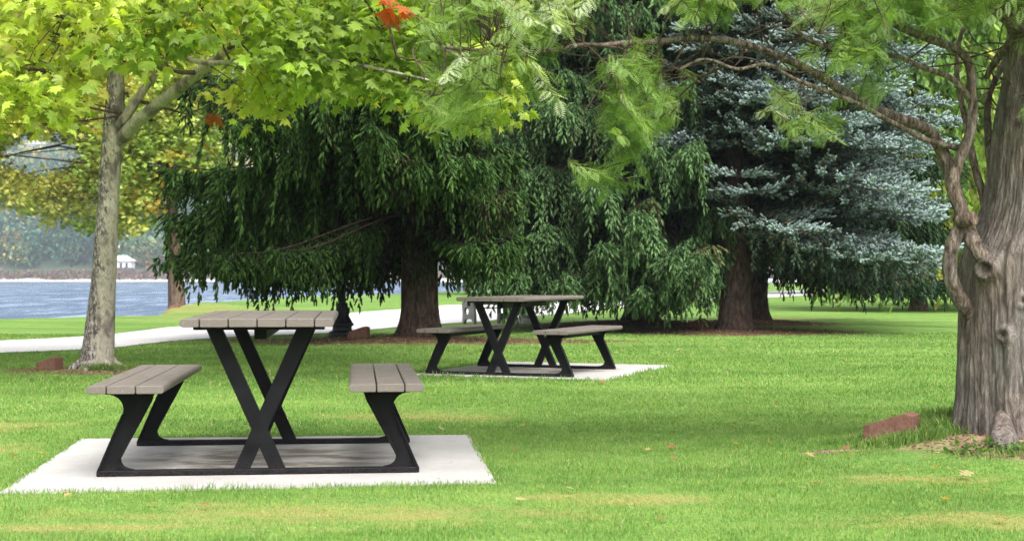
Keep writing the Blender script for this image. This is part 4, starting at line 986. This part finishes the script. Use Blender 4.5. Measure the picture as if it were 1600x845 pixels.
def park_bench():
    o = empty('park_bench', (-.52, 30.2, float(height(-.52, 30.2))), math.radians(38)); o.scale = (.72,)*3; tag(o, 'park bench with pale cast ends facing the path behind the far table', 'bench')
    for s in (-1, 1):
        b = MB(); out = [(-.30, 0), (-.24, 0), (-.21, .08), (-.15, .14), (.12, .14), (.18, .07), (.21, 0), (.28, 0), (.27, .30), (.30, .52)]+arc((.30, .54), (.29, .66), (.16, .63), 6)+[(.06, .60), (-.02, .56), (-.10, .60), (-.16, .86), (-.25, .88), (-.24, .60), (-.30, .3)]
        outl = np.array(out); hole = [(.08+.10*math.cos(a), .36+.11*math.sin(a)) for a in np.linspace(0, 2*PI, 24, endpoint=False)]
        # ring strips between outline and hole so the hole stays open
        import bmesh
        x0, x1 = s*.62-.04, s*.62+.04
        nO, nH = len(out), 24
        c = np.array([.08, .36]); ang = lambda P: np.arctan2(P[:, 1]-c[1], P[:, 0]-c[0])
        H_ = np.array(hole); vo = outl; verts = []
        bm = bmesh.new()
        ov = [bm.verts.new((x0, p[0], p[1])) for p in out]; hv = [bm.verts.new((x0, p[0], p[1])) for p in hole]
        eo = [bm.edges.new((ov[k], ov[(k+1) % nO])) for k in range(nO)]; eh = [bm.edges.new((hv[k], hv[(k+1) % nH])) for k in range(nH)]
        bmesh.ops.triangle_fill(bm, edges=eo+eh, use_beauty=True)
        r = bmesh.ops.extrude_face_region(bm, geom=list(bm.faces)); bmesh.ops.translate(bm, verts=[g for g in r['geom'] if isinstance(g, bmesh.types.BMVert)], vec=(x1-x0, 0, 0)); bmesh.ops.recalc_face_normals(bm, faces=bm.faces)
        me = bpy.data.meshes.new('bench_end'); bm.to_mesh(me); bm.free(); me.materials.append(M['cast']); e = bpy.data.objects.new('bench_end', me); link(e, o)
    b = MB()
    for k in range(5): y = -.13+.085*k; b.box((-.579, y, .43), (.579, y+.07, .46))
    b.build('seat', M['slat'], o, bevel=.004)
    b = MB()
    for k in range(4): z = .54+.085*k; y = -.14-.018*k; b.box((-.579, y-.02, z), (.579, y+.01, z+.07))
    b.build('backrest', M['slat'], o, bevel=.004)
park_bench()

def wedge(x, y, rz, sc, label):
    b = MB(); L, Wd = .30, .17
    b.prism([(-L/2, -.06), (L/2, -.06), (L/2, .165), (L/2-.05, .18), (-L/2, .095)], -Wd/2, Wd/2)
    o = b.build('marker_block', M['brick'], bevel=.003); o.location = (x, y, float(height(x, y))-.01); o.rotation_euler = (0, 0, rz); o.scale = (sc,)*3
    tag(o, label, 'marker block', 'terracotta wedge blocks by the trees')
wedge(2.13, 8.26, math.radians(-30), .92, 'terracotta wedge block in long grass left of the feathery trunk')
wedge(-4.76, 15.15, math.radians(-20), .78, 'terracotta wedge block on the grass left of the plane tree')
wedge(-2.32, 22.3, math.radians(-12), 1.0, 'dark red wedge block between the black lamp post and the spruce trunk')
wedge(3.30, 26.3, math.radians(-35), 1.0, 'brown wedge block in the shade left of the blue spruce trunk')
wedge(-10.1, 44.0, math.radians(5), 1.1, 'small red wedge block at the foot of the maple on the bank')

# ------------------------------------------------------------------ grass
def inside(Q, x, y, grow=0.0):
    c = Q.mean(0); Q = c+(Q-c)*(1+grow/np.linalg.norm(Q-c, axis=1).mean()); r = np.ones_like(x, bool)
    for k in range(4):
        a, b_ = Q[k], Q[(k+1) % 4]; r &= ((b_[0]-a[0])*(y-a[1])-(b_[1]-a[1])*(x-a[0])) > 0
    return r
def ell(lst, x, y): return np.min([np.hypot((x-a)/rx, (y-b_)/ry) for a, b_, rx, ry in lst], axis=0)
def blades(x, y, hgt, wid, rnd):
    n = len(x); z = height(x, y)-.004; a = rng.uniform(0, 2*PI, n); lean = rng.uniform(.1, .75, n)*hgt; la = rng.uniform(0, 2*PI, n)
    ca, sa = np.cos(a)*wid, np.sin(a)*wid; lx, ly = np.cos(la)*lean, np.sin(la)*lean
    v = np.empty((n, 5, 3)); v[:, 0] = np.stack([x-ca, y-sa, z], -1); v[:, 1] = np.stack([x+ca, y+sa, z], -1)
    v[:, 2] = np.stack([x+ca*.8+lx*.35, y+sa*.8+ly*.35, z+hgt*.6], -1); v[:, 3] = np.stack([x-ca*.8+lx*.35, y-sa*.8+ly*.35, z+hgt*.6], -1)
    v[:, 4] = np.stack([x+lx, y+ly, z+hgt*(1-.25*lean/hgt)], -1)
    return v
def grass():
    global rng
    rng = np.random.default_rng(101); mb = MB()
    bands = [(4.6, 7.0, 9000, .023, .0014), (7.0, 9.5, 6500, .023, .0017), (9.5, 13, 2800, .026, .0028), (13, 18, 1250, .034, .004), (18, 25, 420, .034, .006)]
    tot = 0
    for (y0, y1, den, hg, wd) in bands:
        hw = .36*y1+1.3; n = int(den*(y1-y0)*2*hw); x = rng.uniform(-hw, hw, n); y = rng.uniform(y0, y1, n)
        k = np.abs(x) < .36*y+1.3; x, y = x[k], y[k]
        k = ~((inside(SLAB1, x, y, -.03) | (inside(SLAB1, x, y, .0) & (fbm(xy3(x, y, 6), 2) < -.3))) | inside(SLAB2, x, y, -.02)) & ~in_path(x, y) & (shore_dist(x, y) < -.6)
        e = ell(BARE+MULCH, x, y)+.42*fbm(np.stack([x*2.5, y*5, 0*x], -1), 4); k &= (e > 1.0+.25*rng.random(len(x))) | (rng.random(len(x)) < .07)
        k &= np.hypot(x-2.89, y-8.15) > .42
        x, y = x[k], y[k]; n = len(x); tot += n
        cl = .5+.5*fbm(xy3(x, y, 3.0), 3); dry = np.clip(1.3-ell(DRY, x, y), 0, 1)
        h = hg*rng.uniform(.45, 1.15, n)*(.75+.6*cl)*(1-.35*dry)
        # longer fringe round the slabs and at the block and trunk
        fr = (inside(SLAB1, x, y, .07) | inside(SLAB2, x, y, .07)); h = np.where(fr, h*1.5, h)
        v = blades(x, y, h, wd*rng.uniform(.7, 1.3, n), None); r1 = rng.random(n); r2 = rng.random(n)
        c = np.repeat(np.column_stack([r1, r2, 0*r1]), 5, 0); ix = np.arange(n)[:, None]*5
        mb.add(v.reshape(-1, 3), np.concatenate([ix+[0, 1, 2], ix+[0, 2, 3], ix+[3, 2, 4]]), 0, c)
    # long tufts
    for (tx, ty, rx, ry, n, hg) in ((2.16, 8.06, .26, .10, 1300, .085), (2.36, 8.2, .10, .10, 400, .12), (2.47, 8.5, .16, .12, 900, .16), (2.45, 8.1, .18, .10, 350, .06), (1.95, 8.35, .22, .1, 600, .06), (-4.15, 14.95, .2, .08, 500, .10), (-3.95, 15.1, .2, .1, 300, .08), (2.9, 7.5, .5, .1, 900, .06), (-3.9, 15.6, .25, .15, 300, .07)):
        x = tx+rng.normal(size=n)*rx*.5; y = ty+rng.normal(size=n)*ry*.5; h = hg*rng.uniform(.4, 1.1, n); v = blades(x, y, h, .0024*rng.uniform(.7, 1.4, n), None); r1 = rng.random(n); r2 = rng.random(n)
        c = np.repeat(np.column_stack([r1*.7, r2, 0*r1]), 5, 0); ix = np.arange(n)[:, None]*5; mb.add(v.reshape(-1, 3), np.concatenate([ix+[0, 1, 2], ix+[0, 2, 3], ix+[3, 2, 4]]), 0, c)
    tag(mb.build('grass', M['lawnblade']), 'short mown green grass of the lawn', 'grass', kind='stuff'); print('blades', tot)
grass()
# leafy ground plants on the bare soil
mb = MB(); n = 420; cx_ = rng.choice([(2.5, 7.6), (2.7, 7.5), (2.9, 7.45), (2.4, 7.6), (2.5, 8.2), (3.1, 7.45)], n); xx = cx_[:, 0]+rng.normal(size=n)*.11; yy = cx_[:, 1]+rng.normal(size=n)*.05
pos = np.column_stack([xx, yy, height(xx, yy)+rng.uniform(.005, .045, n)]); ax = rvec(n, .3)+np.array([0, 0, .35]); X, Y, Z = frames(ax, norm(rvec(n)*.5+np.array([0, 0, 1.]))); s = rng.uniform(.018, .042, n)
mb.scatter(SL_V, SL_F, X, Y, Z, pos, np.column_stack([s, s, s]), 0, palette(n, [(.07, .15, .03), (.12, .22, .04), (.05, .1, .03)], [2, 2, 1]))
tag(mb.build('ground_cover', M['leaf']), 'low leafy weeds on the bare soil below the feathery trunk', 'weeds', kind='stuff')

mb = MB(); rng = np.random.default_rng(107)
for lst, den, z_ in ((BARE, 1700, .03), (MULCH, 160, .06)):
    for (x, y, rx, ry) in lst:
        n = int(den*rx*ry*3.1); r = np.sqrt(rng.random(n))*1.05; a = rng.uniform(0, 2*PI, n); xx, yy = x+r*rx*np.cos(a), y+r*ry*np.sin(a)
        ax = rvec(n, .2); X, Y, Z = frames(ax, norm(rvec(n)*.5+np.array([0, 0, 1.]))); s = z_*rng.uniform(.3, 1.1, n)
        mb.scatter(SL_V, SL_F, X, Y, Z, np.column_stack([xx, yy, height(xx, yy)+.006]), np.column_stack([s*rng.uniform(.2, .9, n), s, s]), 0, palette(n, [(.16, .09, .055), (.27, .18, .11), (.40, .31, .2), (.08, .055, .04), (.14, .2, .05)], [3, 3, 1.5, 2, .8]))
for Q, n in ((SLAB1, 170), (SLAB2, 260)):
    a, e = rng.random(n)[:, None], rng.random(n)[:, None]; q = (Q[0]*(1-a)+Q[1]*a)*(1-e)+(Q[3]*(1-a)+Q[2]*a)*e
    X, Y, Z = frames(rvec(n, .05), norm(rvec(n)*.12+np.array([0, 0, 1.]))); s = rng.uniform(.006, .022, n)
    mb.scatter(SL_V, SL_F, X, Y, Z, np.column_stack([q, np.full(n, .0105)]), np.column_stack([s*rng.uniform(.1, .7, n), s, s*.3]), 0, palette(n, [(.16, .10, .055), (.25, .18, .10), (.12, .15, .05)], [2, 2, 1]))
tag(mb.build('leaf_litter', M['maple']), 'brown litter of needles and crumbled leaves below the trees', 'litter', kind='stuff')

# fallen leaves
rng = np.random.default_rng(111); protos = []
for cs in ((.50, .37, .16), (.36, .18, .09), (.48, .42, .22)):
    b = MB(); v = LEAF_V.copy(); v[:, 1] -= .4; v[:, 2] = .10*np.abs(v[:, 0])+.16*v[:, 1]**2+.03*rng.normal(size=len(v)); b.add(v, LEAF_F, 0, np.array(cs)); protos.append(b.build('fallen_leaf', M['maple']))
spots = [(1508, 752, .10, 2, 'large pale yellow fallen leaf on the grass below the feathery trunk'), (1462, 742, .06, 0, 'small pale fallen leaf left of the large yellow one'), (322, 797, .06, 1, 'red brown fallen leaf on the grass below the near slab'),
         (106, 783, .05, 0, None), (805, 708, .055, 1, 'russet fallen leaf on the grass right of the near slab'), (818, 670, .06, 2, 'pale curled fallen leaf behind the right corner of the near slab'), (22, 718, .06, 1, None), (64, 715, .07, 0, None), (40, 740, .05, 1, None), (110, 672, .05, 0, None),
         (1213, 640, .05, 0, None), (1330, 722, .04, 2, None), (1176, 665, .04, 0, None), (188, 562, .10, 0, None), (352, 560, .1, 2, None), (605, 580, .09, 2, None), (1130, 545, .1, 0, None), (1060, 548, .1, 2, None), (940, 600, .09, 1, None)]
for k in range(46):
    x = rng.uniform(0, 1600); y = rng.uniform(520, 835); D_ = CAM_H*FPX/(y-HOR); spots.append((x, y, rng.uniform(.04, .075)*(1 if D_ < 12 else 1.3), int(rng.integers(0, 3)), None))
names = ['tan', 'russet', 'pale']; used = [0, 0, 0]
for (x, y, s, k, lab) in spots:
    D_ = CAM_H*FPX/(y-HOR); X_ = (x-800)/FPX*D_
    if lab is None and (inside(SLAB1, np.array([X_]), np.array([D_]), .05)[0] or inside(SLAB2, np.array([X_]), np.array([D_]), .05)[0] or ell(BARE, X_, D_) < 1 or abs(X_) > 8): continue
    src = protos[k]; o = src if not used[k] else src.copy()
    if used[k]: COL.objects.link(o)
    used[k] += 1
    o.location = (X_, D_, float(height(X_, D_))+.022+.01*rng.random()); o.rotation_euler = (rng.uniform(-.4, .4), rng.uniform(-.4, .4), rng.uniform(0, 6.28)); o.scale = (s*.75,)*3
    tag(o, lab or 'small %s fallen leaf lying in the lawn grass' % names[k], 'fallen leaf', 'fallen leaves on the lawn' if not lab else 'fallen leaves on the lawn')

# ------------------------------------------------------------------ haze over the lake
HAZE = 0.0004
if HAZE:
    b = MB(); b.box((-1000, -30, -4), (1000, 1700, 260)); m, t = mat('haze_air'); n_ = N(t)
    v = n_.n('ShaderNodeVolumePrincipled'); v.inputs['Color'].default_value = (.78, .87, 1.0, 1); v.inputs['Density'].default_value = HAZE; v.inputs['Anisotropy'].default_value = .2
    o_ = n_.n('ShaderNodeOutputMaterial'); t.links.new(v.outputs[0], o_.inputs['Volume'])
    tag(b.build('haze', m), 'thin pale blue haze over the lake and far shore', 'haze', kind='stuff')
print('objects', len(bpy.data.objects))
